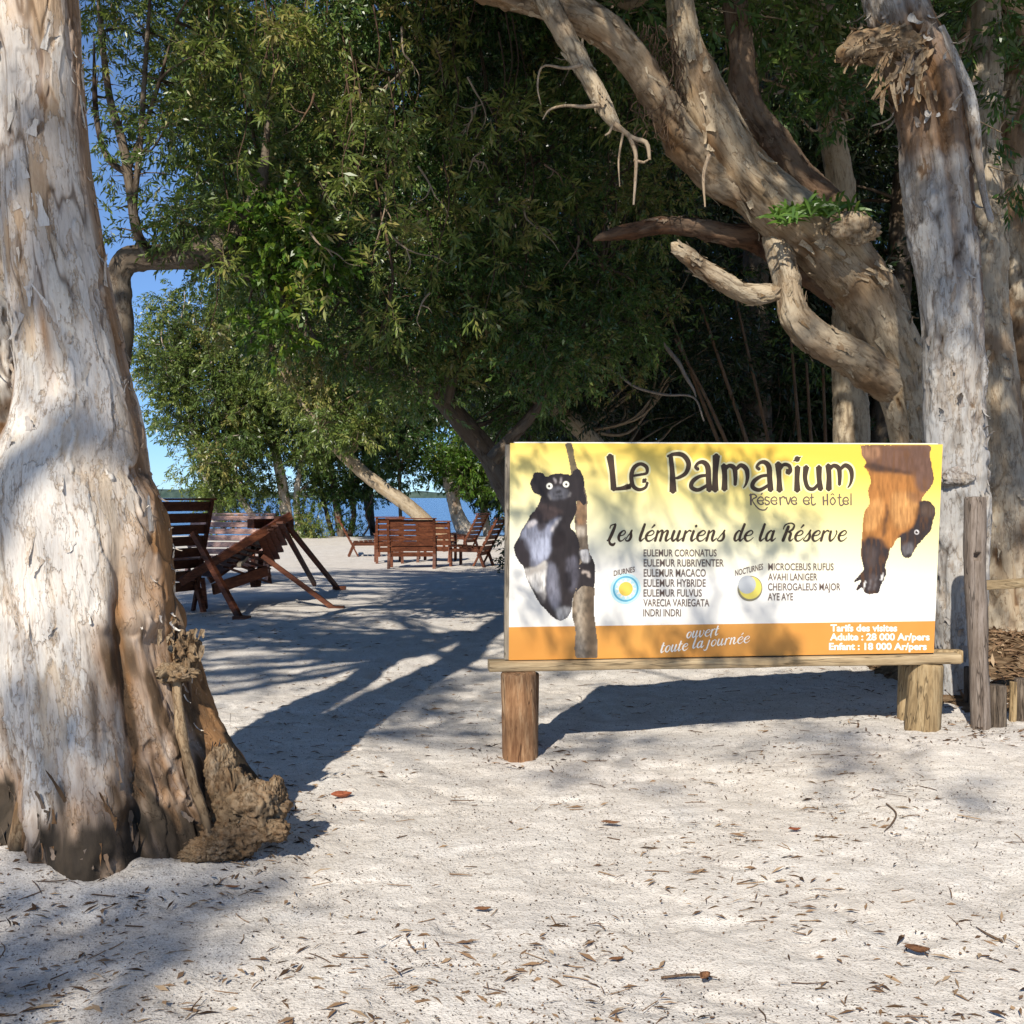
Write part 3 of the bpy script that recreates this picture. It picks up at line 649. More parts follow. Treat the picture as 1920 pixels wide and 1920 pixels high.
flakes(a, fl, rng, 46, .05, .22, .008, .05, (0, .98), .35, segr=(0, .99), brn=1.6, lmn=0)
a.build('torn_bark', M['burl'], tC); a = aTC
flakes(a, sC, rng, 70, .05, .16, .02, .06, (.60, .80), 1.5)
flakes(a, sC, rng, 60, .04, .14, .02, .05, (.02, .58), 1.0)
a.build('trunk', M['bark_grey'], tC)
a = Acc()
tube(a, PX([(1764, 50, 12), (1796, 125, 18), (1816, 180, 22), (1826, 230, 20), (1834, 300, 15), (1846, 370, 11), (1858, 412, 10), (1860, 418, 2)], 6.84), 16, .02, 75, .2, .006, .006, .005)
a.build('bark_strip', M['bark_grey'], tC)

tD = thing('stout_paperbark', 'stout beige paperbark trunk behind the grey fence post and rail', 'tree', (*W(1888, 1180, 8.8)[:2], 0))
D_path = [(1896, 1280, 130), (1890, 1150, 118), (1884, 1050, 108), (1878, 950, 108), (1870, 860, 100), (1862, 760, 84), (1857, 660, 72), (1852, 560, 66), (1846, 400, 60), (1846, 200, 54), (1855, -50, 46), (1880, -400, 36)]
a = Acc(); sD = tube(a, PX(D_path, 8.8), 90, .02, 80, .14, .010, .008, .012, fn=lambda b_, D, q, d, l: (.015*fbm(q*4, 3), .7*sstep(fbm(q*3, 3), .15, .4), .2*sstep(fbm(q*6, 3), .3, .5), l))
flakes(a, sD, rng, 60, .04, .15, .02, .05, (.1, .7), 1.0); a.build('trunk', M['bark_beige'], tD)
tE = thing('shaded_paperbark', 'brown paperbark cut off by the right edge behind the other trunks', 'tree', (*W(1960, 1200, 10)[:2], 0))
E_path = [(1975, 1240, 120), (1960, 1000, 100), (1945, 800, 90), (1930, 600, 84), (1915, 450, 78), (1900, 320, 66), (1905, 200, 50), (1925, 60, 44), (1960, -200, 36)]
a = Acc(); sE = tube(a, PX(E_path, 10), 70, .025, 90, .15, .012, .008, .012, fn=lambda b_, D, q, d, l: (0*d, .8*sstep(fbm(q*3, 3), -.1, .2), 0*d, l))
a.build('trunk', M['bark_beige'], tE)
tP = thing('speckled_paperbark', 'slim mottled trunk seen between the leaning limbs above the fern', 'tree', (*W(1600, 1200, 11)[:2], 0))
P_path = [(1606, 1220, 60), (1600, 900, 54), (1590, 600, 48), (1578, 380, 44), (1564, 280, 42), (1548, 190, 40), (1530, 60, 36), (1500, -200, 30)]
a = Acc(); tube(a, PX(P_path, 11), 48, .03, 95, .15, .012, .01, .012); a.build('trunk', M['bark_tan'], tP)

# ======== dark tree with the bent limb, behind the big trunk
tF = thing('bent_limb_tree', 'dark silhouetted tree whose limb bends sharply against the blue sky at left', 'tree', (*W(195, 1241, 9.0)[:2], 0))
F_path = [(180, 1260, 46), (190, 1000, 40), (205, 820, 34), (225, 700, 30), (232, 620, 30), (227, 560, 32), (224, 515, 36), (243, 486, 38), (290, 482, 38), (345, 482, 42), (392, 472, 46), (430, 448, 40), (462, 405, 26), (490, 340, 18), (500, 260, 10), (505, 200, 4)]
F_br = [[(280, 480, 20), (257, 435, 18), (247, 380, 17), (236, 300, 16), (225, 250, 15), (205, 180, 13), (190, 60, 10), (180, -60, 8)], [(262, 450, 12), (252, 385, 11), (262, 285, 10), (268, 190, 9), (277, 60, 7), (285, -60, 5)],
        [(240, 320, 10), (270, 240, 8), (300, 150, 7), (330, 40, 5)], [(247, 330, 12), (205, 300, 11), (186, 250, 10), (178, 180, 9), (176, 60, 7)], [(400, 470, 16), (440, 500, 12), (480, 540, 8)]]
a = Acc(); tube(a, PXt(F_path, 9), 40, .03, 97, .2, .010, .01, .01)
F_skel = [PX(F_path, 9)]
for k, p in enumerate(F_br): tube(a, PXt(p, 8.9), 16, .04, 98+k, .15, .004, .004, .004); F_skel.append(PX(p, 8.9))
# ======== foliage of the near trees
rng = np.random.default_rng(21)
Fcl = poly_clumps([(168, -80), (440, -80), (440, 430), (330, 440), (300, 300), (258, 215), (170, 160)], 8.4, 10, 30, .26, .42, rng)
Fcl += [[*W(x, y, 8.9), r] for x, y, r in ((205, 330, .13), (300, 425, .2), (215, 395, .10), (185, 260, .16), (330, 400, .24), (235, 440, .09), (360, 430, .26), (300, 260, .22), (230, 205, .2), (280, 330, .13), (200, 200, .22), (190, 320, .12), (215, 290, .14), (245, 260, .15), (290, 380, .16), (250, 400, .10), (225, 445, .08), (310, 450, .14), (185, 130, .2), (215, 60, .24), (250, 120, .22), (180, 30, .2), (240, 20, .22), (330, 330, .2), (205, 430, .07))]
limbs(a, np.vstack(F_skel), Fcl, rng, .014)
a.build('trunk', M['bark_dark'], tF)
a = Acc(); clump_foliage(a, Fcl, 330, rng, 10, .16, .075, .021, base=.42, cvar=.14); a.build('crown', [M['leaf_olive'], M['twig']], tF)
# ======== crowns overhead
HOLES += [(-.9, 13.6, .9), (-1.6, 15.6, .5), (.2, 15.8, .6), (3.0, 12.2, .5), (3.4, 11.4, .4), (1.3, 15.0, .4), (-3.0, 14.2, .45), (-.5, 18.2, .5),
          (-1.0, 7.4, .5), (-.6, 8.2, .35), (-1.5, 8.6, .45), (-.3, 9.4, .4), (-1.9, 6.6, .4), (-1.1, 10.2, .35), (-2.6, 7.6, .4), (-.4, 11.6, .4), (-2.2, 9.8, .35), (-1.3, 12.2, .3)]
rng = np.random.default_rng(31)
HOLES += [(-1.2, 16.6, .7), (-2.2, 17.6, .7), (.2, 17.0, .6), (-.2, 14.6, .5), (-1.8, 14.4, .5), (-2.8, 16.2, .6), (.6, 18.4, .6), (-3.2, 18.6, .6), (-1.0, 18.9, .5)]
def pA(gx, gy): return .42 if gy < 11 else .64
cA = shade_clumps(-7, .6, 6.6, 20.4, 6.0, 9.4, 120, .38, .72, rng, ymax=10.6, prob=pA)
# the edge of the shade that runs from the root burl towards the sign post
for k in range(26):
    u = rng.random(); ge = np.array([-.80+.68*u, 5.0+2.15*u]); z = rng.uniform(6.4, 8.8); g = ge+np.array([-rng.uniform(.22, .62), rng.uniform(-.2, .3)])
    cA.append([g[0]+SUN[0]*z, g[1]+SUN[1]*z, z, rng.uniform(.26, .36)])
LIT_A = [W(x, y, 3.98) for x, y in ((150, 560), (80, 600), (180, 640), (100, 680), (200, 740), (120, 780), (230, 820), (170, 850), (250, 900), (200, 960), (140, 990), (270, 1000), (200, 1060), (250, 1100), (130, 1130), (220, 1160), (280, 1180), (60, 1010), (300, 1330), (400, 1480), (330, 1220), (480, 1500), (40, 760))]
LIT_A += [W(x, y, 4.0) for x, y in ((75, 200), (110, 245), (105, 375))]
_r = np.random.default_rng(77); LIT_C = []
while len(LIT_C) < 64:
    q = _r.uniform((400, 20), (1000, 620))
    if _r.random() < 1.15-(q[0]-400)/700-.25*(q[1] > 350): LIT_C.append(W(q[0], q[1], 9.3))
LIT_C += [W(x, y, 8.8) for x, y in ((470, 400), (520, 380), (560, 440), (500, 500), (460, 470), (560, 540))]
LIT_F = [W(x, y, d) for x, y, d in ((300, 640, 35), (330, 740, 35), (360, 850, 35), (420, 700, 35), (460, 850, 35), (520, 900, 36), (400, 600, 35), (560, 760, 36), (620, 840, 31), (700, 900, 31), (770, 960, 31))]
cA = ray_clear(cA, LIT_A, 1.0); cA = ray_clear(cA, LIT_C, .8); cA = ray_clear(cA, LIT_F, .8)
_r = np.random.default_rng(79); LIT_G = [W(x, y, CAMH*F/(y-HOR)) for x, y in ((480, 1290), (540, 1310), (600, 1280), (640, 1240), (560, 1215), (700, 1215), (620, 1190), (760, 1185), (840, 1160), (500, 1160), (690, 1150), (880, 1210), (450, 1240), (600, 1130), (800, 1125), (700, 1105), (420, 1310), (560, 1345))]
cA = ray_clear(cA, LIT_G+[W(450, 1050, 13), W(400, 1060, 12.6), W(520, 990, 13.5), W(480, 1010, 13.2), W(350, 1000, 12.3)], .5)
while len(cA) < 20: break
a = Acc()
skel = np.vstack([A_pts[-3:]]+[np.array([[*p, .05] for p in catmull(np.array(l), 5)]) for l in A_limbs])
aw = Acc(); limbs(aw, skel, cA, rng, .03); aw.build('branch', M['bark_white'], tA)
nl_ = clump_foliage(a, cA, 200, rng, 9, .24, .12, .034, base=.45); a.build('crown', [M['leaf'], M['twig']], tA)

def crown_for(t, cl, skel, per, mat, rng, bark, nl=9, sl=.24, L=.12, Wd=.034, base=.42, cvar=.15, r0=.03, hang=.15, flat=.85):
    if skel is not None:
        a = Acc(); limbs(a, skel, cl, rng, r0); a.build('branch', M[bark], t)
    a = Acc(); n = clump_foliage(a, cl, per, rng, nl, sl, L, Wd, base=base, cvar=cvar, hang=hang, flat=flat); a.build('crown', [M[mat], M['twig']], t); return n

def pB(gx, gy): return .45 if gy < 15 else .95
sB_ = shade_clumps(.6, 5.5, 10.6, 24, 6.2, 9.6, 110, .42, .75, rng, ymax=12, prob=pB)
sB_ = ray_clear(sB_, LIT_C, .7)
for k in range(95):          # unseen crown clumps added to keep the wood behind the sign in shade
    p = W(rng.uniform(930, 1260), rng.uniform(150, 720), 9.6) if k < 50 else W(rng.uniform(1050, 1700), rng.uniform(480, 820), rng.uniform(11.5, 13.5))
    z = rng.uniform(6.4, 9.2); c_ = p+SUN*(z-p[2])
    if c_[1] < 8.6 and in_view(c_, .8) or c_[1] < 3.2: continue
    sB_.append([*c_, rng.uniform(.42, .62)])
crown_for(tB, sB_, np.vstack([B_skel[0][-3:], B_skel[1][-2:]]), 200, 'leaf', rng, 'bark_tan')
sC_ = shade_clumps(4.2, 9, 9.8, 24, 6.2, 9.6, 70, .42, .75, rng, ymax=12, prob=pB)
crown_for(tC, sC_, PX(C_path, 7)[-2:], 180, 'leaf', rng, 'bark_grey')
sD_ = shade_clumps(7, 15, 12, 30, 6.2, 9.6, 80, .5, .85, rng, ymax=15)
crown_for(tD, sD_, PX(D_path, 8.8)[-2:], 160, 'leaf', rng, 'bark_beige')

# visible leaf sprays on the right-hand trees
rng = np.random.default_rng(33)
near = [[*W(x, y, d), r] for x, y, d, r in ((1415, 60, 8.4, .28), (1440, 150, 8.6, .30), (1470, 220, 8.7, .28), (1430, 20, 8.4, .3), (1530, 40, 8.6, .34), (1580, 140, 8.8, .3), (1500, 110, 8.8, .36), (1350, 20, 8.0, .22),
        (1880, 40, 8.2, .4), (1840, 60, 8.6, .3), (1900, 160, 8.5, .3), (1880, 250, 8.0, .14), (1180, 25, 8.2, .3), (1240, 20, 8.2, .25), (1560, 215, 9, .25), (1600, 30, 8.5, .3), (1910, 330, 8.4, .2))]
crown_for(tP, near, PX(P_path, 11)[-3:], 260, 'leaf', rng, 'bark_tan', 10, .2, .11, .03, .42, .15, .012)

# ======== central canopy: the dark leaning tree between the big trunk and the sign
sc7 = lambda p, k: [(q[0], q[1], q[2]*k) for q in p]
tG = thing('leaning_dark_tree', 'dark leaning trunk left of the sign carrying the great drooping central canopy', 'tree', (*W(1040, 1174, 11.5)[:2], 0))
G_path = [(1060, 1210, 66), (1040, 1150, 60), (1000, 1040, 54), (962, 940, 50), (922, 862, 48), (874, 800, 46), (836, 756, 42), (780, 700, 38), (740, 620, 34), (720, 500, 30), (700, 350, 26), (690, 180, 22), (680, -20, 18)]
G_br = [[(780, 700, 26), (700, 690, 22), (620, 650, 18), (540, 600, 12)], [(836, 756, 30), (860, 640, 26), (900, 500, 24), (930, 340, 20), (940, 150, 16)], [(922, 862, 34), (1010, 760, 28), (1080, 640, 24), (1130, 500, 20)],
        [(720, 500, 20), (620, 430, 18), (520, 380, 14)], [(700, 350, 18), (800, 240, 14), (850, 100, 12)], [(740, 620, 20), (640, 560, 16), (560, 500, 12)]]
G_path = sc7(G_path, .76); G_br = [sc7(p, .76) for p in G_br]
a = Acc(); tube(a, PXt(G_path, 11.2), 44, .03, 101, .2, .012, .012, .012); G_sk = [PX(G_path, 11.2)]
for k, p in enumerate(G_br): P_ = PXt(p, 11.0-.15*k); G_sk.append(P_); tube(a, P_, 18, .05, 110+k, .2, .006, .006, .006)
rng = np.random.default_rng(41)
Gpoly = [(420, -80), (1300, -80), (1260, 120), (1230, 330), (1210, 560), (1150, 760), (1060, 790), (960, 800), (900, 770), (800, 760), (700, 740), (610, 690), (540, 640), (470, 600), (430, 540), (410, 450), (320, 440), (310, 330), (350, 200), (360, -80)]
Gcl = poly_clumps(Gpoly, 9.3, 12.6, 260, .32, .56, rng)
limbs(a, np.vstack(G_sk), Gcl, rng, .016); a.build('trunk', M['bark_dark'], tG)
half = len(Gcl)//2
a = Acc(); clump_foliage(a, Gcl[:half], 400, rng, 11, .17, .066, .022, base=.45, cvar=.27, hang=.3); clump_foliage(a, Gcl[half:], 380, rng, 11, .16, .060, .022, base=.5, cvar=.26, hang=.3)
a.build('crown', [M['leaf'], M['twig']], tG)
# hanging leafy shoots in front of it
a = Acc()
for (x, y, d, n) in ((730, 230, 8.2, 16), (745, 290, 8.3, 14), (700, 180, 8.4, 10), (935, 230, 8.4, 10), (960, 200, 8.5, 9), (760, 440, 8.6, 12), (800, 510, 8.7, 8), (900, 350, 8.8, 8), (950, 390, 8.8, 7), (1070, 370, 9, 7), (640, 220, 9, 10), (470, 110, 8.8, 14), (380, 110, 8.8, 12), (340, 200, 8.8, 8), (510, 180, 9, 10), (580, 60, 9, 12), (1180, 235, 8.6, 6), (850, 120, 9, 9), (660, 400, 9, 9), (1080, 540, 9.4, 6), (700, 640, 9.6, 9), (880, 690, 9.8, 8), (1100, 670, 9.8, 6))+tuple((float(a_), float(b_), float(c_), int(n_)) for a_, b_, c_, n_ in zip(np.random.default_rng(47).uniform(380, 1010, 60), np.random.default_rng(48).uniform(20, 640, 60), np.random.default_rng(49).uniform(8.3, 9.3, 60), np.random.default_rng(50).integers(4, 12, 60))):
    C_ = np.array([W(x+rng.normal(0, 16), y+rng.normal(0, 18), d+rng.normal(0, .1)) for _ in range(n)])
    sprigs(a, C_, rng.normal(size=(n, 3))*.6+np.array([0, -.3, -.1]), rng, 9, .15, .105, .024, np.clip(rng.normal(rng.uniform(.5, .9), .08, n), 0, 1), .25)
    if n < 9 and rng.random() < .6: continue
    top = W(x, y-170, d+.3); twig(a, [[*top, .008], [*W(x+12, y-80, d+.1), .006], [*W(x-6, y, d), .004], [*W(x+rng.normal(0, 14), y+60, d), .002]], 5, .05, 1)
a.build('leafy_shoot', [M['leaf_olive'], M['twig']], tG)
# bare crooked twigs caught in the leaves
_r = np.random.default_rng(46)
for k in range(22):
    x, y, d = _r.uniform(560, 1240), _r.uniform(40, 560), _r.uniform(8.5, 9.0); L = _r.uniform(50, 150); an = _r.normal(1.3, .5); o = [(x, y, 5)]
    for q in range(1, 6): an += _r.normal(0, .32); o.append((o[-1][0]+L/5*math.cos(an), o[-1][1]+L/5*math.sin(an), 5-.8*q))
    a = Acc(); twig(a, PX(o, d), 5, .03); f_ = o[2]; an += _r.choice([-.8, .8]); twig(a, PX([f_, (f_[0]+L*.2*math.cos(an), f_[1]+L*.2*math.sin(an), 2.5), (f_[0]+L*.36*math.cos(an+.3), f_[1]+L*.36*math.sin(an+.3), 1)], d), 4, .03)
    a.build('dead_twig', M['bark_beige' if k % 3 else 'bark_brown'], tG)
# a creeper with bright leaves lit by the sun
tV = thing('sunlit_creeper', 'vivid yellow-green creeper leaves catching the sun in the left of the canopy', 'plant', W(520, 560, 8.9))
Vpoly = [(445, 340), (520, 330), (570, 400), (640, 460), (600, 560), (560, 640), (500, 620), (440, 520), (425, 460)]
rng = np.random.default_rng(43)
V_c = poly_clumps(Vpoly, 8.7, 9.2, 26, .16, .26, rng)
a = Acc(); clump_foliage(a, V_c, 420, rng, 8, .12, .075, .042, base=.45, cvar=.2, droop=.5)
a.build('foliage', [M['leaf_bright'], M['twig']], tV)
a = Acc()
for k in range(7):
    x = rng.uniform(460, 600); twig(a, PX([(x, 660, 5), (x+rng.normal(0, 20), 560, 5), (x+rng.normal(0, 30), 440, 4), (x+rng.normal(0, 30), 340, 2)], 9.25), 5, .06)
a.build('stem', M['bark_dark'], tV)
# low yellow-brown limb tree just above the sign's left half
tH = thing('low_branching_tree', 'low tree with yellowish limb peeping over the top of the sign', 'tree', (*W(1180, 1160, 12.3)[:2], 0))
H_path = [(1200, 1180, 60), (1170, 1000, 54), (1130, 870, 48), (1095, 810, 44), (1040, 760, 38), (980, 690, 32), (930, 640, 24), (900, 560, 16)]
H_path = sc7(H_path, .72)
a = Acc(); tube(a, PXt(H_path, 12.3), 36, .03, 130, .2, .01, .01, .01); 
for k, p in enumerate([[(1040, 760, 18), (1010, 660, 12), (1015, 560, 8)]]): tube(a, PXt(p, 12.2), 18, .05, 131+k, .2, .006, .006, .006)
Hcl = poly_clumps([(900, 560), (1320, 440), (1400, 640), (1330, 800), (1200, 760), (1050, 800), (930, 760)], 12, 14.5, 60, .4, .65, rng)
limbs(a, PX(H_path, 12.3)[2:], Hcl, rng, .014); a.build('trunk', M['bark_tan'], tH)
a = Acc(); clump_foliage(a, Hcl, 230, rng, 9, .2, .095, .026, base=.35, cvar=.16); a.build('crown', [M['leaf_shaded'], M['twig']], tH)

# ======== the dark wood behind the sign
rng = np.random.default_rng(51)
spec = [(1180, 15.5, 60, 'tall dark tree directly behind the lemur painted at the left of the sign'), (1420, 14.2, 54, 'dark tree rising behind the middle of the sign'), (1640, 15.0, 60, 'dark tree filling the gap between leaning trunk and upright trunk'),
        (1900, 14.0, 60, 'dark tree behind the trunks at the right edge'), (980, 17.5, 46, 'dark tree left of the sign beyond the leaning trunk')]
for k, (bx, d, bw, lab) in enumerate(spec):
    by = HOR+CAMH*F/d
    t = thing('dark_woodland_tree', lab, 'tree', (*W(bx, by, d)[:2], 0), 'dark trees behind the sign')
    lean = rng.normal(0, 40)
    path = [(bx, by+20, bw*1.2), (bx+lean*.3, 850, bw), (bx+lean*.6, 600, bw*.8), (bx+lean, 300, bw*.65), (bx+lean*1.4, -50, bw*.5), (bx+lean*1.6, -500, bw*.3)]
    a = Acc(); P_ = PX(path, d); tube(a, P_, 30, .05, 140+k, .2, .01, .01, .01)
    xr = (bx-190, bx+190)
    if k == 4: poly = [(900, -300), (1150, -300), (1150, 760), (1000, 800), (930, 740)]
    else: poly = [(xr[0], -500), (xr[1], -500), (xr[1], 860), (xr[0], 860)]
    cl = poly_clumps(poly, d, d+5.5, 84, .6, 1.0, rng)
    limbs(a, catmull(P_, 4)[3:], cl, rng, .02); a.build('trunk', M['bark_dark'], t)
    a = Acc(); clump_foliage(a, cl, 105, rng, 9, .3, .15, .045, base=.35, cvar=.18); a.build('crown', [M['leaf_shaded'], M['twig']], t)
# understory bushes hide the ground line of the wood
for k, (x0, x1, d, lab) in enumerate(((1130, 1330, 15.5, 'dark bush low behind the left half of the sign'), (1320, 1500, 14.5, 'dark bush low behind the centre of the sign'), (1490, 1700, 15, 'dark bush low behind the right half of the sign'), (1690, 1960, 16, 'dark bush low behind the fence rail'), (960, 1120, 19, 'dark bush beside the wooden chairs at the left end of the sign'))):
    t = thing('understory_bush', lab, 'bush', (*W((x0+x1)/2, HOR+CAMH*F/d, d)[:2], 0), 'bushes in the shade behind the sign')
    cl = poly_clumps([(x0, 640 if k < 4 else 860), (x1, 640 if k < 4 else 860), (x1, 1060), (x0, 1060)], d-.6, d+1.8, 34 if k < 4 else 16, .4, .6, rng)
    a = Acc(); limbs(a, [[*W((x0+x1)/2+dx, HOR+CAMH*F/d, d), .03] for dx in (-30, 0, 30)], cl, rng, .016); a.build('stem', M['bark_dark'], t)
    a = Acc(); clump_foliage(a, cl, 150, rng, 9, .22, .13, .04, base=.35, cvar=.18); a.build('foliage', [M['leaf_shaded'], M['twig']], t)
# farther wall of trees so that no sky shows through
for k, (bx, d) in enumerate(((1080, 27), (1300, 26), (1520, 27), (1740, 26), (1960, 27))):
    t = thing('distant_woodland_tree', ['tall shaded tree far behind the left end of the sign', 'tall shaded tree far behind the lemur list on the sign', 'tall shaded tree far behind the curved lower limb', 'tall shaded tree far behind the upright trunk', 'tall shaded tree far behind the right edge trunks'][k], 'tree', (*W(bx, 1040, d)[:2], 0), 'far trees closing the wood')
    a = Acc(); P_ = PX([(bx, 1050, 40), (bx+10, 700, 32), (bx-10, 300, 26), (bx, -100, 18), (bx, -500, 8)], d); tube(a, P_, 16, .15, 160+k, .2, .01, .01, .01)
    lo = 860 if k == 0 else 1040
    cl = poly_clumps([(bx-130, -500), (bx+130, -500), (bx+130, lo), (bx-130, lo)], d, d+4, 80, 1.0, 1.5, rng)
    limbs(a, catmull(P_, 4)[2:], cl, rng, .03); a.build('trunk', M['bark_dark'], t)
    a = Acc(); clump_foliage(a, cl, 52, rng, 9, .42, .26, .085, base=.35, cvar=.18); a.build('crown', [M['leaf_shaded'], M['twig']], t)
# slim saplings that fan out of the gloom
sap = [[(1432, 830, 9), (1395, 760, 9), (1340, 690, 8), (1265, 635, 5)], [(1405, 830, 9), (1365, 760, 9), (1300, 660, 8), (1245, 560, 5)], [(1450, 830, 9), (1410, 740, 9), (1355, 640, 8), (1310, 560, 6)], [(1470, 830, 8), (1440, 700, 8), (1400, 590, 7), (1375, 540, 5)],
       [(1512, 830, 10), (1502, 740, 9), (1490, 660, 7), (1480, 600, 5)], [(1530, 830, 9), (1518, 750, 8), (1512, 680, 6)], [(1552, 830, 9), (1548, 750, 8), (1543, 690, 6)], [(1630, 830, 8), (1600, 750, 7), (1575, 690, 5)]]
slab = ['first grey sapling stem, leaning furthest left in the gloom over the sign', 'second leaning sapling stem, its foot just left of the first', 'leaning sapling stem that reaches up to the short thin limb', 'least tilted of the leaning sapling stems left of the curved limb',
        'thickest upright sapling stem below the curved limb', 'middle upright sapling stem below the curved limb', 'upright sapling stem nearest the thick leaning trunk', 'thin tilted sapling stem close beside the thick leaning trunk']
for k, p in enumerate(sap):
    P_ = PX(p, 11.6+.1*k); g0 = P_[0].copy(); g1 = P_[0]+(P_[0]-P_[1])*.6; g1[2] = 0; g1[3] = P_[0][3]*1.2
    P_ = np.vstack([g1, P_])
    t = thing('sapling', slab[k], 'sapling', g1[:3], 'slim saplings in the gloom above the sign')
    P_[:, 3] *= .8; Ls = np.linspace(0, 1, len(P_))[:, None]; P_[:, :3] = .35*P_[:, :3]+.65*(P_[0, :3]+(P_[-1, :3]-P_[0, :3])*Ls); a = Acc(); twig(a, P_, 7, .06); a.build('stem', M['bark_brown'], t)
    a = Acc(); tip = P_[-1][:3]; n = 14
    sprigs(a, tip+rng.normal(0, .16, (n, 3)), rng.normal(size=(n, 3)), rng, 7, .16, .10, .028, np.full(n, .5)); a.build('crown', [M['leaf'], M['twig']], t)
# pale dead twisted twigs hanging in the gloom
for k, (p, lab) in enumerate((([(1240, 635, 7), (1252, 655, 8), (1272, 680, 8), (1285, 705, 7), (1300, 730, 5), (1305, 745, 2)], 'pale twisted dead stick dangling left of the saplings'), ([(1110, 655, 2), (1115, 690, 5), (1150, 695, 5), (1190, 725, 5), (1245, 740, 5), (1300, 745, 4), (1320, 790, 3)], 'long wavy pale vine just above the sign'), ([(1025, 612, 5), (1040, 625, 6), (1062, 640, 4), (1070, 660, 2)], 'short pale broken stick caught in the central canopy'))):
    P_ = PX(p, 10.8); t = thing('dead_stick', lab, 'stick', P_[0][:3], 'pale dead sticks in the gloom')
    a = Acc(); twig(a, P_, 6, .03); a.build('stick', M['bark_grey'], t)

# ======== trees on the lake shore
rng = np.random.default_rng(61)
def shore(name, lab, stems, d, poly, n, mat, bark, per=46, r0=.55, r1=1.0, base=.5, dz=3.0, group='trees on the lake shore', L=.17, Wd=.055):
    b0 = W(stems[0][0][0], stems[0][0][1], d); t = thing(name, lab, 'tree', (b0[0], d, float(gz(b0[0], d))), group)
    a = Acc(); sk = []
    for k, s in enumerate(stems):
        P_ = PX(s, d+.2*k); sk.append(P_); tube(a, P_, 16, .10, int(rng.integers(999)), .2, .008, .012, .01, sub=8)
    cl = poly_clumps(poly, d-dz*.5, d+dz*.5, int(n*1.5), r0, r1, rng)
    limbs(a, np.vstack([p[len(p)//2:] for p in sk]), cl, rng, .02)
    a.build('trunk', M[bark], t); a = Acc(); clump_foliage(a, cl, per*1.5, rng, 10, .34, L, Wd, base=base, cvar=.17, hang=.25); a.build('crown', [M[mat], M['twig']], t)
    return t
shore('shore_tree', 'pale slim tree at the far left of the shore, crown edge against open sky', [[(405, 985, 13), (396, 930, 12), (380, 870, 11), (360, 800, 9), (345, 720, 6)], [(478, 975, 12), (440, 915, 11), (415, 860, 10), (395, 790, 6)]], 36, [(262, 640), (300, 560), (380, 500), (480, 560), (520, 760), (480, 900), (430, 950), (375, 945), (345, 900), (330, 840), (300, 770), (274, 700)], 90, 'leaf_olive', 'bark_white', 66, .45, .85, .5)
shore('shore_tree', 'tall bushy shore tree behind the tipped deck chair', [[(545, 1012, 22), (536, 960, 20), (528, 900, 18), (516, 840, 15), (500, 740, 10)], [(562, 1008, 12), (556, 930, 11), (566, 860, 8)]], 37, [(400, 520), (520, 480), (640, 540), (690, 680), (690, 820), (640, 900), (590, 935), (540, 930), (490, 940), (470, 880), (430, 700)], 95, 'leaf_olive', 'bark_white', 66, .5, .9, .45)
shore('shore_tree', 'dark many-stemmed shore tree in the middle of the view to the lake', [[(640, 1006, 13), (632, 955, 12), (622, 890, 10), (612, 800, 7)], [(655, 1006, 10), (664, 960, 9), (656, 905, 9), (672, 840, 6)], [(625, 1006, 8), (612, 960, 7), (600, 900, 5)]], 37.5, [(560, 640), (740, 620), (800, 760), (790, 850), (720, 880), (700, 930), (600, 940), (560, 840)], 85, 'leaf', 'bark_dark', 60, .45, .8, .3)
shore('leaning_shore_tree', 'stout shore tree leaning far left over the slatted wooden seat', [[(850, 1025, 32), (806, 985, 26), (760, 945, 25), (700, 902, 24), (650, 858, 22), (600, 800, 18), (540, 720, 8)]], 31, [(480, 560), (640, 600), (720, 700), (700, 820), (640, 840), (560, 790), (500, 700)], 50, 'leaf_olive', 'bark_tan', 60, .45, .75, .5)
shore('shore_tree', 'white-trunked shore tree with bright green crown at the left end of the sign', [[(876, 1004, 34), (858, 968, 25), (847, 925, 21), (840, 885, 17), (850, 840, 10)]], 37, [(785, 850), (840, 830), (920, 850), (960, 900), (930, 935), (890, 915), (855, 905), (810, 890)], 30, 'leaf_bright', 'bark_white', 70, .35, .6, .45)
shore('shore_tree', 'slender dark shore tree with hanging leaves before the far shore', [[(752, 1000, 6), (750, 940, 6), (748, 870, 6), (744, 780, 5)]], 36, [(700, 780), (800, 780), (800, 880), (770, 905), (720, 900), (700, 860)], 16, 'leaf', 'bark_dark', 34, .35, .6, .35)
shore('shore_tree', 'shore tree with dark crown half hidden by the left edge of the sign', [[(915, 1006, 16), (908, 960, 14), (905, 900, 12), (915, 820, 9)]], 38, [(870, 760), (1000, 760), (1000, 960), (915, 960), (890, 920), (880, 860)], 30, 'leaf', 'bark_grey', 60, .45, .8, .35)
shore('tall_shore_tree', 'tallest far tree closing the sky above the shore crowns', [[(700, 1005, 10), (690, 900, 18), (700, 600, 16), (690, 300, 12), (680, 100, 8)]], 40, [(340, 60), (1000, 60), (1000, 780), (820, 800), (640, 640), (520, 560), (420, 500), (350, 380)], 120, 'leaf', 'bark_dark', 30, 1.0, 1.6, .35, L=.28, Wd=.09)
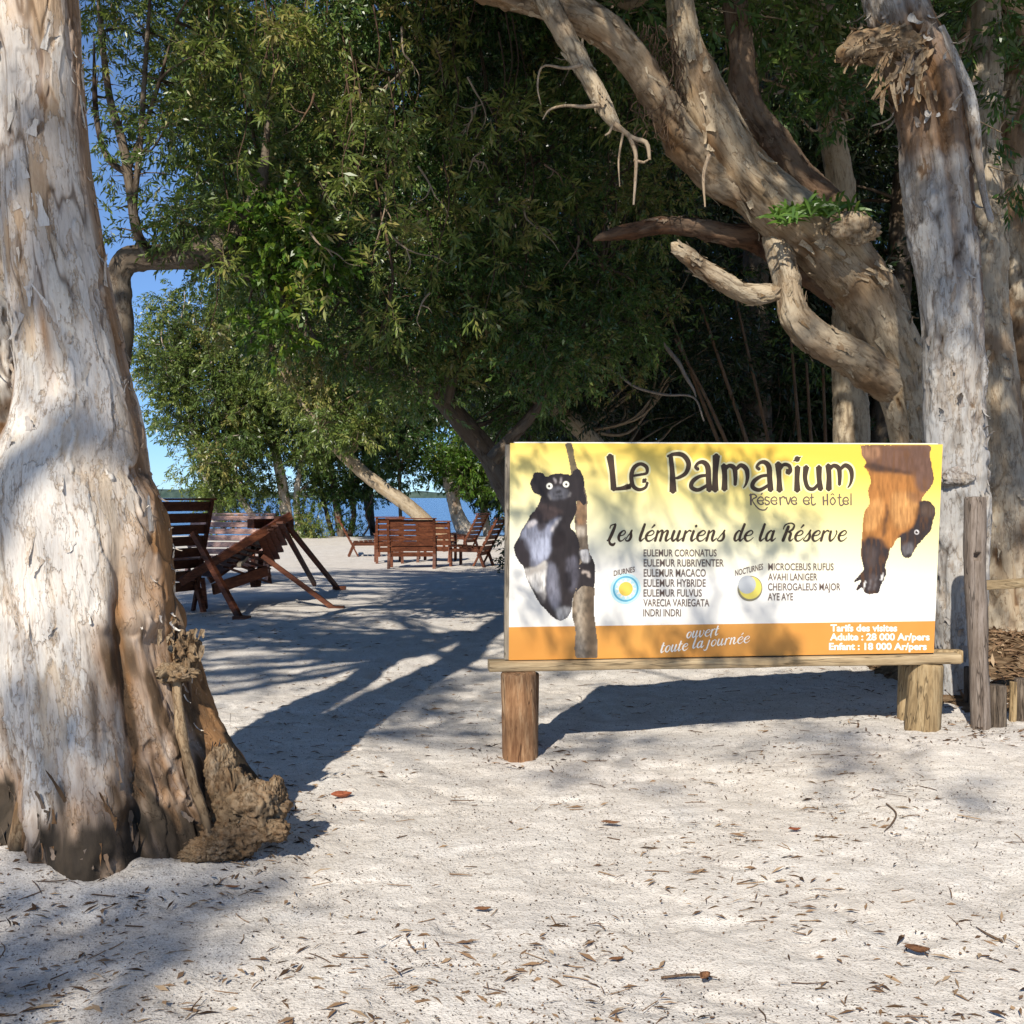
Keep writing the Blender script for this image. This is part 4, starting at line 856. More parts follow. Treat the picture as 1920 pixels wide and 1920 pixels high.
# small shrubs by the water
for k, (x, y0, y1, d, wd, lab, mat, n) in enumerate(((580, 1008, 955, 36.5, .55, 'low olive shrub at the foot of the pale shore trunks', 'leaf_olive', 26), (655, 1000, 955, 37.5, .35, 'small light green shrub at the water edge', 'leaf_bright', 8), (505, 1000, 960, 37, .5, 'leafy shrub behind the tipped deck chair by the water', 'leaf_olive', 18), (420, 990, 950, 37.5, .5, 'leafy shrub beside the pinkish bench by the water', 'leaf_olive', 14))):
    t = thing('shore_shrub', lab, 'shrub', (*W(x, y0, d)[:2], float(gz(W(x, y0, d)[0], d))), 'shrubs at the water edge')
    cl = poly_clumps([(x-22, y1), (x+22, y1), (x+26, y0), (x-26, y0)], d-.5, d+.5, n, .22, .4, rng)
    a = Acc(); clump_foliage(a, cl, 110, rng, 9, .2, .13, .04, base=.5); a.build('foliage', [M[mat], M['twig']], t)
    a = Acc(); limbs(a, [[*W(x, y0+3, d), .02]], cl, rng, .012); a.build('stem', M['bark_dark'], t)
t = thing('shore_sapling', 'thin crooked sapling standing against the blue lake', 'sapling', (*W(688, 1000, 36)[:2], float(gz(-5, 36))))
P_ = PX([(682, 1003, 4), (692, 985, 4), (686, 965, 4), (694, 945, 3), (700, 925, 2)], 36); a = Acc(); twig(a, P_, 6, .05); a.build('stem', M['bark_dark'], t)
a = Acc(); clump_foliage(a, [[*W(x, y, 36), .28] for x, y in ((675, 935), (700, 930), (712, 945), (690, 950))], 110, rng, 8, .2, .12, .04, base=.3); a.build('crown', [M['leaf'], M['twig']], t)

# ======== trees behind the photographer that dapple the foreground
rng = np.random.default_rng(71)
def target(px, py, d=None, z=None):
    """ground point under a pixel, or the ground point its sun ray comes from"""
    if d is None: d = CAMH*F/(py-HOR)
    p = W(px, py, d); return p[0]-SUN[0]*p[2], p[1]-SUN[1]*p[2]
tZ = thing('foreground_shade_tree', 'leafy tree standing out of view behind the photographer', 'tree', (-7.4, -6.5, 0))
spots = [(target(60, 1690), .30), (target(250, 1720), .28), (target(150, 1850), .26), (target(420, 1640), .22), (target(520, 1700), .14), (target(30, 1790), .25), (target(330, 1800), .16),
         (target(1150, 1400), .17), (target(1500, 1400), .20), (target(1640, 1440), .16), (target(1250, 1490), .10), (target(1560, 1470), .12), (target(1820, 1500), .12), (target(1080, 1440), .12),
         (target(50, 1060, 3.95), .17), (target(125, 915, 3.95), .10), (target(30, 900, 3.95), .15), (target(90, 1180, 3.95), .16), (target(60, 1330, 3.95), .24), (target(150, 1450, 3.95), .22), (target(240, 1290, 3.95), .10),
         (target(1170, 990, 5.7), .14), (target(1350, 1140, 5.7), .14),
         (target(100, 620, 4.1), .16), (target(60, 480, 4.1), .3), (target(150, 480, 4.1), .22), (target(110, 350, 4.1), .3), (target(60, 250, 4.1), .28), (target(130, 120, 4.1), .25), (target(90, 200, 4.1), .2)]
Zcl = []
for (gx, gy), r in spots:
    z = rng.uniform(7.6, 10.4); Zcl.append([gx+SUN[0]*z, gy+SUN[1]*z, z, r*1.1])
Zcl = ray_clear(Zcl, LIT_A[:18], .42)
Zpath = np.array([[-7.4, -6.5, -.2, .3], [-7.3, -6.4, 3, .25], [-7.0, -6.2, 6, .2], [-6.2, -5.9, 8.2, .13], [-4.8, -5.4, 9.3, .07]])
a = Acc(); tube(a, Zpath, 24, .1, 201, .2, .012, .012, .012); limbs(a, catmull(Zpath, 4)[6:], Zcl, rng, .012); a.build('trunk', M['bark_white'], tZ)
a = Acc(); clump_foliage(a, Zcl, 460, rng, 9, .16, .10, .026, base=.45); a.build('crown', [M['leaf'], M['twig']], tZ)
# a low twig of the big paperbark, above the frame, that throws leaf shadows on the sign
rng = np.random.default_rng(73); hb = []
for px, py, n in ((1388, 845, 6), (1396, 890, 6), (1402, 935, 5), (1440, 955, 4), (1470, 985, 4), (1500, 1010, 3), (1370, 990, 4), (1340, 1020, 3), (1330, 1105, 5), (1420, 1140, 5), (1450, 1165, 4), (1160, 930, 4), (1185, 975, 5), (1215, 1000, 3), (1010, 855, 5), (985, 900, 3), (1150, 1110, 4), (1240, 1195, 5), (1370, 1200, 4), (1480, 1195, 4), (1090, 1195, 4), (1290, 870, 2), (1005, 980, 4), (990, 1130, 4), (1030, 1150, 3), (1405, 860, 4), (1300, 1180, 4)):
    p = W(px, py, 5.75); z = rng.uniform(3.9, 4.9); hb.append((p+SUN*(z-p[2]), n))
a = Acc(); hc = [[*c, .1] for c, n in hb]; j0 = np.array([-3.2, 2.2, 6.6]); mid = np.mean([h[:3] for h in hc], 0)+np.array([-.2, 0, .5])
twig(a, [[*j0, .03], [*(j0*.5+mid*.5+[0, 0, .2]), .024], [*mid, .016]], 6, .08); limbs(a, [[*mid, .012], [*(j0*.3+mid*.7), .015]], hc, rng, .007); a.build('branch', M['bark_white'], tA)
a = Acc()
for c, n in hb: sprigs(a, c+rng.normal(0, .05, (n, 3)), rng.normal(size=(n, 3))*.7+np.array([0, 0, -.5]), rng, 8, .15, .10, .028, np.full(n, .5))
a.build('leafy_shoot', [M['leaf'], M['twig']], tA)
# fern on the leaning limb
tq = thing('fern_tuft', 'bright green grassy fern tuft rooted on top of the leaning tan limb', 'fern', W(1545, 400, 7.75))
a = Acc()
for k in range(150):
    px = rng.uniform(1450, 1605); b0 = W(px, 402-(px-1455)*.03+rng.normal(0, 6)+(12 if px < 1500 else 0), 7.58+rng.normal(0, .06)); ang = rng.normal(0, 1.0); L = rng.uniform(.12, .26); n = 6
    d = nrm(np.array([math.sin(ang), rng.normal(-.25, .35), abs(math.cos(ang))*.8+.1])); sd = nrm(np.cross(d, [0, -1, .3])); tt = np.linspace(0, 1, n)
    mid = b0+d*(L*tt)[:, None]+np.array([0, 0, -.45*L])*(tt**2.2)[:, None]; wv = .012*np.sin(np.pi*(tt*.9+.08))
    V = np.stack([mid-sd*wv[:, None], mid+sd*wv[:, None]], 1).reshape(-1, 3); i_ = np.arange(n-1)*2
    a.add(V, np.stack([i_, i_+1, i_+3, i_+2], 1), rnd=np.full(len(V), rng.random()))
a.build('fronds', M['frond'], tq)
# ================================================================ the sign
tS = thing('reserve_sign', 'wide yellow and white painted sign with lemurs on a plank and log posts', 'sign', (0, 0, 0))
pBL = W(954, 1238, 5.73); pBR = W(1754, 1224, 5.97)
ex_ = pBR-pBL; ex_[2] = 0; Wp = np.linalg.norm(pBR-pBL); ex_ = nrm(pBR-pBL)
lean = R(5.0); nh = nrm(np.cross(ex_, [0, 0, 1.0]))           # points to the camera side
if nh[1] > 0: nh = -nh
ez_ = nrm(np.array([0, 0, 1.0])-ex_*ex_[2]); ez_ = nrm(ez_*math.cos(lean)+nh*math.sin(lean)); en_ = nrm(np.cross(ex_, ez_))
if en_[1] < 0: en_ = -en_                                       # local +y runs away from the viewer
tS.matrix_basis = Matrix([[ex_[0], en_[0], ez_[0], pBL[0]], [ex_[1], en_[1], ez_[1], pBL[1]], [ex_[2], en_[2], ez_[2], pBL[2]], [0, 0, 0, 1]])
CAMP = np.array([0, 0, CAMH])
def uv(px, py):
    d = np.array([(px-960)/F, 1.0, -(py-HOR)/F]); t = ((pBL-CAMP)@en_)/(d@en_); q = CAMP+d*t-pBL
    return np.array([q@ex_, q@ez_])
def to_local(p):
    q = np.asarray(p, float)[..., :3]-pBL; return np.stack([q@ex_, q@en_, q@ez_], -1)
c0, c1, c2_, c3 = uv(954, 1238), uv(1754, 1224), uv(1764.5, 834), uv(946.5, 830)
PW, PH = (c1[0]+c2_[0])/2, (c2_[1]+c3[1])/2
# printed panel: a sheet 6 mm thick
b = NB('printed_panel'); p = b.pos(); sx = b.n('ShaderNodeSeparateXYZ'); b.l(p, sx.inputs[0])
zz = b.math('DIVIDE', sx.outputs[2], PH); xx = b.math('DIVIDE', sx.outputs[0], PW)
tt = b.math('ADD', zz, b.math('MULTIPLY', b.math('SUBTRACT', xx, .5), .22))
g = b.ramp(tt, [(.36, (.79, .765, .70)), (.55, (.79, .745, .47)), (.74, (.79, .67, .25)), (.93, (.80, .56, .09)), (1.0, (.80, .52, .07))])
org = b.mix(b.noise(p, 2.2, 3), (.56, .21, .035), (.64, .33, .08))
fac = b.math('LESS_THAN', zz, .155)
c = b.mix(fac, g, org)
M['panel'] = b.bsdf(c, .42, .35)
a = Acc(); box(a, (PW/2, .003, PH/2), (PW, .006, PH))
panel = a.build('printed_panel', M['panel'], tS, False, True)
a = Acc(); box(a, (-.006, .034, PH/2-.004), (.034, .054, PH-.012)); a.build('frame_board', M['frame_wood'], tS, False, True)
a = Acc(); box(a, (PW-.012, .033, PH/2), (.03, .052, PH-.004)); a.build('frame_board', M['frame_wood'], tS, False, True)
a = Acc(); box(a, (PW/2, .033, PH-.010), (PW-.05, .050, .03)); a.build('frame_board', M['panel_edge'], tS, False, True)
a = Acc(); box(a, (PW/2, .033, .020), (PW-.05, .050, .03)); a.build('frame_board', M['frame_wood'], tS, False, True)
a = Acc(); box(a, (PW/2, .048, PH/2), (PW-.05, .012, PH-.07)); a.build('backing_board', M['frame_wood'], tS, False, True)

# ---- print layers: thin sheets stacked on the panel, 0.15 mm apart
LAYER = [0.0]
SUB = [0]
def lay_up(k=1):
    SUB[0] = (SUB[0]+1) % 9; return -.0007-LAYER[0]-.00004*SUB[0]
def T1(x, y): return 1110+x/3.692, 820+y/3.692
def T2(x, y): return 1110+x/3.692, 1010+y/3.692
def L4(x, y): return 940+x/4.57, 820+y/4.57
def R4(x, y): return 1520+x/4.57, 820+y/4.57
def poly_sheet(acc, pts, tf, jag=0.0, sub=6, seed=0, smooth=True, rnd=0.0):
    P = np.array([uv(*tf(*q)) for q in pts])
    if smooth:
        Q = catmull(np.vstack([P, P[:1]]), sub)[:-1]
    else: Q = P
    if jag:
        t = nrm(np.roll(Q, -1, 0)-np.roll(Q, 1, 0)); r = np.random.default_rng(seed); Q = Q+np.stack([t[:, 1], -t[:, 0]], 1)*r.normal(0, jag, (len(Q), 1))
    y = lay_up(); V = [Vector((q[0], q[1], 0)) for q in Q]
    tris = tessellate_polygon([V])
    acc.add(np.stack([Q[:, 0], np.full(len(Q), y), Q[:, 1]], 1), np.array(tris))
def stroke(acc, pts, tf=None, ws=None, raw=False, caps=True):
    """pts (x, y, w) in traced units -> flat ribbon with rounded ends"""
    P = np.array(pts, float)
    if raw: Q = P.copy()
    else: Q = np.array([[*uv(*tf(q[0], q[1])), q[2]*ws] for q in P])
    S = catmull(Q, 8) if len(Q) > 2 else Q[0]+(Q[1]-Q[0])*np.linspace(0, 1, 6)[:, None]
    T = nrm(np.gradient(S[:, :2], axis=0)); w_ = S[:, 2]/2
    if caps:
        k = np.linspace(1, 0, 5)[:-1]
        def cap(c, t, r): return [[*(c+t*r*q), r*math.sqrt(max(0, 1-q*q))] for q in k]
        A_ = cap(S[0, :2], -T[0], w_[0]*.6); B_ = cap(S[-1, :2], T[-1], w_[-1]*.6)[::-1]
        C = np.vstack([[q[:2] for q in A_], S[:, :2], [q[:2] for q in B_]]); hw = np.r_[[q[2] for q in A_], w_, [q[2] for q in B_]]
        T = np.vstack([np.tile(T[0], (4, 1)), T, np.tile(T[-1], (4, 1))])
    else: C = S[:, :2]; hw = w_
    Nn = np.stack([-T[:, 1], T[:, 0]], 1); y = lay_up(.4)
    a_, b_ = C+Nn*hw[:, None], C-Nn*hw[:, None]; n = len(C)
    V = np.concatenate([np.stack([a_[:, 0], np.full(n, y), a_[:, 1]], 1), np.stack([b_[:, 0], np.full(n, y), b_[:, 1]], 1)])
    i = np.arange(n-1); acc.add(V, np.stack([i, i+1, i+1+n, i+n], 1))
def disc(acc, x, y, r, tf, k=28, sy=1.0):
    c = uv(*tf(x, y)); rr = r/3.692*PX2M if tf in (T1, T2) else r/4.57*PX2M
    t = np.linspace(0, 2*np.pi, k, endpoint=False); y_ = lay_up()
    V = np.vstack([[c[0], y_, c[1]], np.stack([c[0]+rr*np.cos(t), np.full(k, y_), c[1]+rr*sy*np.sin(t)], 1)])
    i = np.arange(k); acc.add(V, np.stack([0*i, i+1, (i+1) % k+1], 1))
PX2M = PW/809.0
def level(k): LAYER[0] = .0005*k
# ---- the two printed photographs: fine sheets whose ink colours are mixed point by point
q = NB('photo_print'); M['photo'] = q.bsdf(q.attr('ink').outputs['Color'], .42, .35)
def inpoly_v(X_, Y_, poly):
    r = np.zeros(X_.shape, bool); n = len(poly); j = n-1
    for i in range(n):
        xi, yi = poly[i]; xj, yj = poly[j]
        if yi != yj: r ^= ((yi > Y_) != (yj > Y_)) & (X_ < (xj-xi)*(Y_-yi)/(yj-yi)+xi)
        j = i
    return r
def blur(a_, n):
    for _ in range(n):
        a_ = (np.roll(a_, 1, 0)+2*a_+np.roll(a_, -1, 0))/4; a_ = (np.roll(a_, 1, 1)+2*a_+np.roll(a_, -1, 1))/4
    return a_
def smoothpoly(p): return [tuple(v) for v in catmull(np.vstack([np.array(p, float), [p[0]]]), 6)[:-1]]
def photo(name, tf, x0, x1, y0, y1, stp, polys, base, layers, fur=(1.0, .3), jag=5, label=None, spots=(), seed=1, fdir=(60, 16)):
    xs_, ys_ = np.arange(x0, x1, stp), np.arange(y0, y1, stp); X_, Y_ = np.meshgrid(xs_, ys_); sh = X_.shape
    P3 = np.stack([X_.ravel()/fdir[1], Y_.ravel()/fdir[0], 0*X_.ravel()+seed], 1); fine = fbm(P3, 4).reshape(sh); co = fbm(P3*np.array([.25, .6, 1])+40, 3).reshape(sh)
    jx, jy = .6*jag*fbm(P3*3.2+9, 2).reshape(sh), jag*fbm(P3*2.6+19, 2).reshape(sh)
    m = np.zeros(sh, bool)
    for p in polys: m |= inpoly_v(X_+jx, Y_+jy, smoothpoly(p))
    C_ = np.ones(sh+(3,))*np.array(base)
    for poly, col, bl, st in layers:
        w_ = blur(inpoly_v(X_+jx*2.2, Y_+jy*2.2, smoothpoly(poly)).astype(float), bl)*st
        w_ = np.clip(w_*(1+.45*fine*(bl > 2)), 0, 1)[..., None]; C_ = C_*(1-w_)+np.array(col)*w_
    C_ = C_*np.clip(fur[0]+fur[1]*fine*1.6+fur[1]*co, .25, 2.2)[..., None]
    for x, y, r, col in spots:
        w_ = (1-sstep(np.hypot(X_-x, Y_-y), r*.82, r*1.1))[..., None]; C_ = C_*(1-w_)+np.array(col)*w_
    keep = m[:-1, :-1] & m[1:, :-1] & m[:-1, 1:] & m[1:, 1:]
    nx_ = len(xs_); idx = np.arange(X_.size).reshape(sh); F_ = np.stack([idx[:-1, :-1][keep], idx[:-1, 1:][keep], idx[1:, 1:][keep], idx[1:, :-1][keep]], 1)
    used, inv = np.unique(F_, return_inverse=True); y_ = lay_up()
    U = np.array([uv(*tf(a_, b_)) for a_, b_ in zip(X_.ravel()[used], Y_.ravel()[used])])
    acc = Acc(); acc.add(np.stack([U[:, 0], np.full(len(U), y_), U[:, 1]], 1), inv.reshape(F_.shape), ink=np.clip(C_.reshape(-1, 3)[used], 0, 1))
    o = acc.build(name, M['photo'], panel, False, True)
    if label: o['label'] = label
    return o
level(0)
BR = (.19, .145, .10)
photo('printed_branch', L4, 530, 830, 48, 1895, 6, [[(542, 50), (604, 50), (636, 200), (680, 330), (735, 500), (738, 640), (735, 760), (745, 900), (760, 1000), (770, 1110), (640, 1110), (640, 900), (625, 700), (640, 500), (600, 330), (575, 200)], [(620, 1260), (790, 1275), (796, 1400), (800, 1540), (815, 1650), (820, 1895), (640, 1895), (632, 1650), (606, 1540), (608, 1400)]], BR,
      [([(545, 40), (610, 40), (650, 300), (600, 310)], (.115, .09, .045), 6, .9), ([(640, 560), (700, 520), (735, 700), (690, 760), (640, 720)], (.24, .13, .06), 6, .7), ([(640, 1280), (700, 1300), (690, 1600), (720, 1895), (650, 1895)], (.30, .25, .19), 10, .8), ([(730, 1280), (800, 1290), (812, 1895), (740, 1895)], (.08, .055, .035), 10, .8), ([(640, 770), (700, 760), (720, 830), (660, 860)], (.42, .36, .28), 5, .7)], (1.0, .45), 4, fdir=(40, 22))
level(1)
body = [(265, 345), (278, 308), (320, 294), (362, 308), (382, 333), (430, 316), (500, 307), (560, 313), (598, 318), (612, 290), (652, 264), (684, 290), (704, 340), (714, 400), (706, 450), (726, 510), (730, 560), (704, 584), (664, 545), (642, 565), (648, 620), (620, 700), (592, 760), (632, 810), (660, 870), (670, 930), (674, 1000), (670, 1100), (664, 1200), (640, 1300), (612, 1400), (602, 1480), (562, 1548), (504, 1572), (440, 1542), (390, 1492), (340, 1440), (300, 1380), (250, 1282), (210, 1202), (190, 1120), (140, 1050), (110, 980), (110, 920), (150, 850), (168, 800), (218, 722), (250, 660), (288, 620), (330, 540), (332, 500), (282, 480), (254, 430), (246, 385)]
foot = [(672, 1090), (742, 1000), (790, 1048), (806, 1130), (802, 1230), (790, 1285), (700, 1276), (640, 1330), (655, 1240), (668, 1150)]
DK = (.022, .017, .018)
photo('printed_lemur', L4, 96, 824, 256, 1584, 5, [body, foot, [(676, 960), (745, 960), (756, 1055), (735, 1075), (690, 1070), (672, 1015)]], DK, [
    ([(300, 560), (450, 600), (520, 640), (480, 700), (400, 720), (290, 700), (260, 670)], (.075, .05, .045), 14, .7),
    ([(222, 745), (290, 715), (330, 790), (395, 745), (440, 705), (510, 685), (470, 745), (438, 800), (428, 900), (418, 980), (380, 1050), (300, 1110), (255, 1105), (240, 1000), (200, 950), (165, 880), (178, 800)], (.20, .21, .27), 9, .95),
    ([(260, 900), (330, 860), (410, 860), (400, 1000), (320, 1060), (270, 1030)], (.33, .35, .44), 14, .8), ([(120, 900), (190, 860), (240, 960), (235, 1060), (180, 1080), (120, 1000)], (.022, .017, .02), 12, .9),
    ([(215, 735), (290, 705), (300, 740), (230, 775)], (.55, .50, .49), 5, .8), ([(430, 760), (512, 686), (470, 760), (430, 810)], (.50, .46, .44), 5, .8), ([(300, 740), (380, 740), (360, 800), (310, 800)], (.06, .05, .055), 8, .8),
    ([(198, 1130), (300, 1112), (374, 1062), (392, 1110), (376, 1250), (372, 1385), (330, 1350), (270, 1285), (218, 1205)], (.62, .59, .55), 5, 1), ([(198, 1130), (300, 1110), (370, 1070), (380, 1130), (300, 1160), (210, 1190)], (.30, .27, .24), 8, .8), ([(300, 1330), (372, 1330), (376, 1410), (340, 1420)], (.10, .09, .09), 6, .8),
    ([(404, 1060), (470, 1120), (500, 1330), (490, 1480), (430, 1440), (396, 1330), (388, 1180)], (.15, .15, .185), 14, .9), ([(560, 1050), (640, 1020), (656, 1180), (620, 1330), (570, 1250)], (.105, .10, .125), 14, .8),
    ([(460, 1470), (560, 1450), (596, 1490), (548, 1556), (490, 1566)], (.24, .24, .25), 8, .9), ([(430, 840), (520, 800), (560, 880), (500, 940), (430, 930)], (.012, .008, .009), 12, .9), ([(530, 1160), (600, 1160), (600, 1280), (540, 1290)], (.012, .009, .011), 12, .9),
    ([(400, 470), (440, 430), (530, 430), (580, 470), (560, 520), (490, 530), (420, 530)], (.085, .085, .10), 7, .9), ([(445, 350), (462, 345), (470, 385), (455, 390)], (.30, .27, .27), 2, .8), ([(505, 350), (522, 345), (515, 388), (500, 388)], (.30, .27, .27), 2, .8),
    ([(465, 455), (512, 455), (505, 480), (472, 480)], (.018, .016, .018), 2, .9), ([(455, 498), (525, 498), (515, 508), (465, 508)], (.02, .02, .022), 2, .9), ([(395, 490), (410, 480), (430, 530), (415, 535)], (.17, .16, .16), 2, .8), ([(565, 490), (590, 470), (600, 490), (575, 520)], (.15, .14, .14), 2, .8),
    ([(680, 965), (745, 962), (754, 1055), (735, 1070), (690, 1062), (678, 1015)], (.66, .62, .58), 4, 1), ([(690, 1140), (750, 1150), (765, 1190), (740, 1195), (735, 1165), (692, 1165)], (.40, .33, .28), 2, .9)],
    (1.0, .20), 7, 'black and white lemur hugging a branch', [(412, 418, 28, (.78, .76, .66)), (554, 402, 28, (.78, .76, .66)), (410, 419, 11, (.03, .025, .02)), (556, 403, 11, (.03, .025, .02))], 3)
# red-brown lemur hanging head down
bodyR = [(422, 66), (720, 62), (1010, 66), (1022, 150), (1040, 250), (1058, 365), (1030, 425), (990, 475), (952, 532), (1010, 543), (1060, 588), (1069, 650), (1046, 720), (1030, 800), (960, 880), (912, 930), (872, 1000), (842, 1036), (790, 1022), (768, 965), (768, 862), (735, 880), (705, 935), (680, 962), (666, 1030), (642, 1090), (648, 1170), (628, 1220), (604, 1270), (582, 1332), (520, 1347), (462, 1332), (440, 1292), (400, 1316), (390, 1296), (430, 1226), (380, 1246), (372, 1226), (438, 1150), (452, 1118), (430, 1030), (430, 950), (440, 800), (455, 650), (500, 560), (490, 450), (512, 380), (490, 300), (452, 250), (476, 212), (440, 160)]
DK2 = (.030, .022, .022)
photo('printed_lemur', R4, 360, 1084, 66, 1356, 5, [bodyR], (.36, .15, .04), [
    ([(400, 40), (1030, 40), (1060, 380), (900, 330), (700, 290), (560, 280), (440, 200)], (.135, .07, .045), 26, 1), ([(860, 60), (1030, 60), (1060, 400), (980, 480), (900, 420)], (.12, .065, .045), 20, .9), ([(420, 66), (560, 66), (600, 150), (520, 190), (440, 160)], (.27, .14, .075), 14, .8),
    ([(450, 215), (560, 225), (700, 265), (860, 300), (870, 320), (700, 300), (540, 290), (460, 260)], (.05, .028, .02), 8, .85), ([(700, 470), (860, 480), (920, 560), (880, 700), (800, 780), (720, 760), (680, 620)], (.50, .25, .085), 22, .8), ([(500, 560), (600, 520), (620, 640), (560, 780), (470, 800), (460, 680)], (.47, .23, .075), 16, .8),
    ([(640, 540), (670, 640), (650, 740), (640, 840), (610, 840), (620, 720), (640, 660)], (.10, .045, .02), 7, .9), ([(820, 470), (960, 480), (940, 560), (850, 540)], (.22, .10, .045), 14, .7),
    ([(925, 545), (1010, 530), (1080, 590), (1085, 660), (1050, 760), (1040, 830), (900, 960), (860, 1050), (780, 1040), (750, 960), (760, 840), (850, 790), (900, 710), (920, 620)], DK2, 6, 1), ([(960, 560), (1030, 570), (1060, 640), (1000, 690), (940, 640)], (.11, .07, .05), 12, .7), ([(780, 930), (850, 900), (880, 960), (840, 1020), (790, 1000)], (.12, .11, .115), 8, .8), ([(820, 1010), (850, 1000), (845, 1030), (822, 1030)], (.02, .015, .015), 2, .9),
    ([(420, 900), (500, 850), (560, 860), (620, 880), (660, 950), (690, 960), (670, 1100), (660, 1360), (360, 1360), (360, 1150), (430, 1080)], DK2, 14, 1), ([(470, 940), (540, 930), (560, 1050), (520, 1130), (470, 1060)], (.075, .055, .05), 14, .7), ([(500, 1180), (560, 1180), (560, 1300), (500, 1300)], (.075, .06, .06), 8, .7),
    ([(604, 1176), (624, 1176), (618, 1222), (600, 1222)], (.74, .72, .68), 1, 1), ([(458, 1238), (474, 1238), (462, 1290), (448, 1290)], (.74, .72, .68), 1, 1), ([(560, 1200), (570, 1200), (545, 1300), (535, 1300)], (.16, .14, .14), 2, .8), ([(510, 1220), (520, 1220), (505, 1310), (495, 1310)], (.16, .14, .14), 2, .8)],
    (1.0, .26), 9, 'red-brown lemur hanging head down', [(908, 812, 22, (.55, .52, .50)), (907, 813, 13, (.03, .02, .02)), (914, 802, 5, (.8, .8, .8))], 8, (70, 14))
level(1)
# ---- title lettering (drawn letter by letter)
aa = lambda dx: [[(735+dx, 222, 26), (716+dx, 205, 20), (735+dx, 178, 22), (770+dx, 172, 30), (800+dx, 205, 38), (806+dx, 290, 38), (812+dx, 368, 42)], [(800+dx, 262, 20), (745+dx, 270, 24), (696+dx, 305, 30), (688+dx, 345, 30), (735+dx, 364, 26), (800+dx, 330, 22)]]
mm = lambda dx, dy=0: [[(912+dx, 192+dy, 42), (918+dx, 270+dy, 36), (916+dx, 362+dy, 44)], [(918+dx, 225+dy, 22), (950+dx, 196+dy, 28), (985+dx, 215+dy, 34), (992+dx, 270+dy, 30), (990+dx, 330+dy, 22)], [(995+dx, 222+dy, 22), (1030+dx, 194+dy, 30), (1066+dx, 218+dy, 34), (1076+dx, 270+dy, 28), (1066+dx, 320+dy, 18), (1048+dx, 350+dy, 8)]]
TITLE = [[(124, 128, 50), (140, 240, 38), (150, 362, 40)], [(140, 358, 22), (200, 354, 26), (252, 340, 40), (252, 336, 44)],
         [(285, 266, 16), (335, 258, 18), (378, 246, 20), (376, 205, 26), (335, 184, 24), (292, 208, 28), (272, 265, 30), (284, 335, 28), (325, 362, 24), (368, 348, 20), (384, 312, 18)], [(358, 296, 38), (366, 304, 38)],
         [(544, 128, 30), (556, 250, 36), (560, 376, 50)], [(522, 132, 16), (570, 116, 26), (630, 124, 32), (668, 180, 34), (650, 245, 28), (600, 278, 22), (572, 282, 12)],
         *aa(0), [(860, 126, 52), (853, 250, 38), (852, 368, 48)], *mm(0), *aa(424), [(1288, 180, 48), (1294, 280, 34), (1298, 370, 46)], [(1300, 225, 18), (1325, 190, 24), (1362, 196, 26), (1372, 228, 30), (1352, 242, 48)],
         [(1422, 205, 42), (1418, 290, 36), (1420, 370, 46)], [(1418, 148, 62), (1420, 152, 62)],
         [(1482, 204, 44), (1474, 280, 32), (1492, 345, 30), (1530, 358, 26), (1566, 325, 22)], [(1570, 204, 44), (1572, 290, 36), (1582, 362, 40)], *mm(722, 0)]
SUBT = [[(1098, 392, 14), (1100, 468, 12)], [(1088, 400, 8), (1120, 394, 9), (1138, 412, 10), (1110, 432, 8), (1130, 470, 8), (1160, 498, 9), (1195, 502, 8), (1214, 484, 7)]]
def tri_e(x, y, h=52, w_=46): return [(x+.12*w_, y-.48*h, 7), (x+.85*w_, y-.52*h, 7), (x+.8*w_, y-.86*h, 7), (x+.45*w_, y-h, 8), (x+.05*w_, y-.7*h, 9), (x+.05*w_, y-.3*h, 9), (x+.45*w_, y, 8), (x+.9*w_, y-.12*h, 8), (x+.75*w_, y-.32*h, 8)]
SUBT += [tri_e(1145, 464), [(1168, 398, 5), (1178, 386, 9)], [(1228, 418, 8), (1206, 412, 8), (1198, 430, 9), (1222, 442, 9), (1226, 458, 9), (1206, 466, 9), (1196, 452, 7)], tri_e(1238, 464), [(1300, 414, 12), (1304, 468, 11)], [(1304, 424, 7), (1322, 410, 9), (1336, 420, 12)],
         [(1342, 414, 10), (1358, 462, 9), (1374, 414, 8)], tri_e(1378, 464, 52, 42), tri_e(1462, 464), [(1520, 392, 9), (1520, 455, 9), (1532, 468, 9), (1548, 458, 9)], [(1508, 418, 7), (1534, 414, 7)],
         [(1600, 410, 12), (1602, 468, 12)], [(1628, 392, 11), (1630, 468, 12)], [(1600, 440, 8), (1630, 436, 8)], [(1666, 414, 8), (1648, 440, 9), (1664, 466, 8), (1684, 442, 9), (1668, 414, 8)], [(1652, 400, 5), (1664, 390, 6), (1676, 400, 5)],
         [(1712, 392, 9), (1712, 455, 9), (1724, 472, 9), (1740, 462, 9)], [(1698, 418, 7), (1726, 414, 7)], tri_e(1736, 464, 50, 42), [(1792, 388, 8), (1792, 468, 10)]]
sc_ = PX2M/3.692
a = Acc()
for s in TITLE: stroke(a, [(x, y, w_+26) for x, y, w_ in s], T1, sc_)
a.build('title_halo', M['halo'], panel, False, True); level(2)
a = Acc()
for s in TITLE: stroke(a, s, T1, sc_)
a.build('title_lettering', M['ink'], panel, False, True)
for w0, w1 in ((1080, 1440), (1440, 1580), (1580, 1900)):
    a = Acc()
    for s in SUBT:
        if w0 <= s[0][0] < w1: stroke(a, s, T1, sc_)
    a.build('subtitle_lettering', M['ink_grey'], panel, False, True)
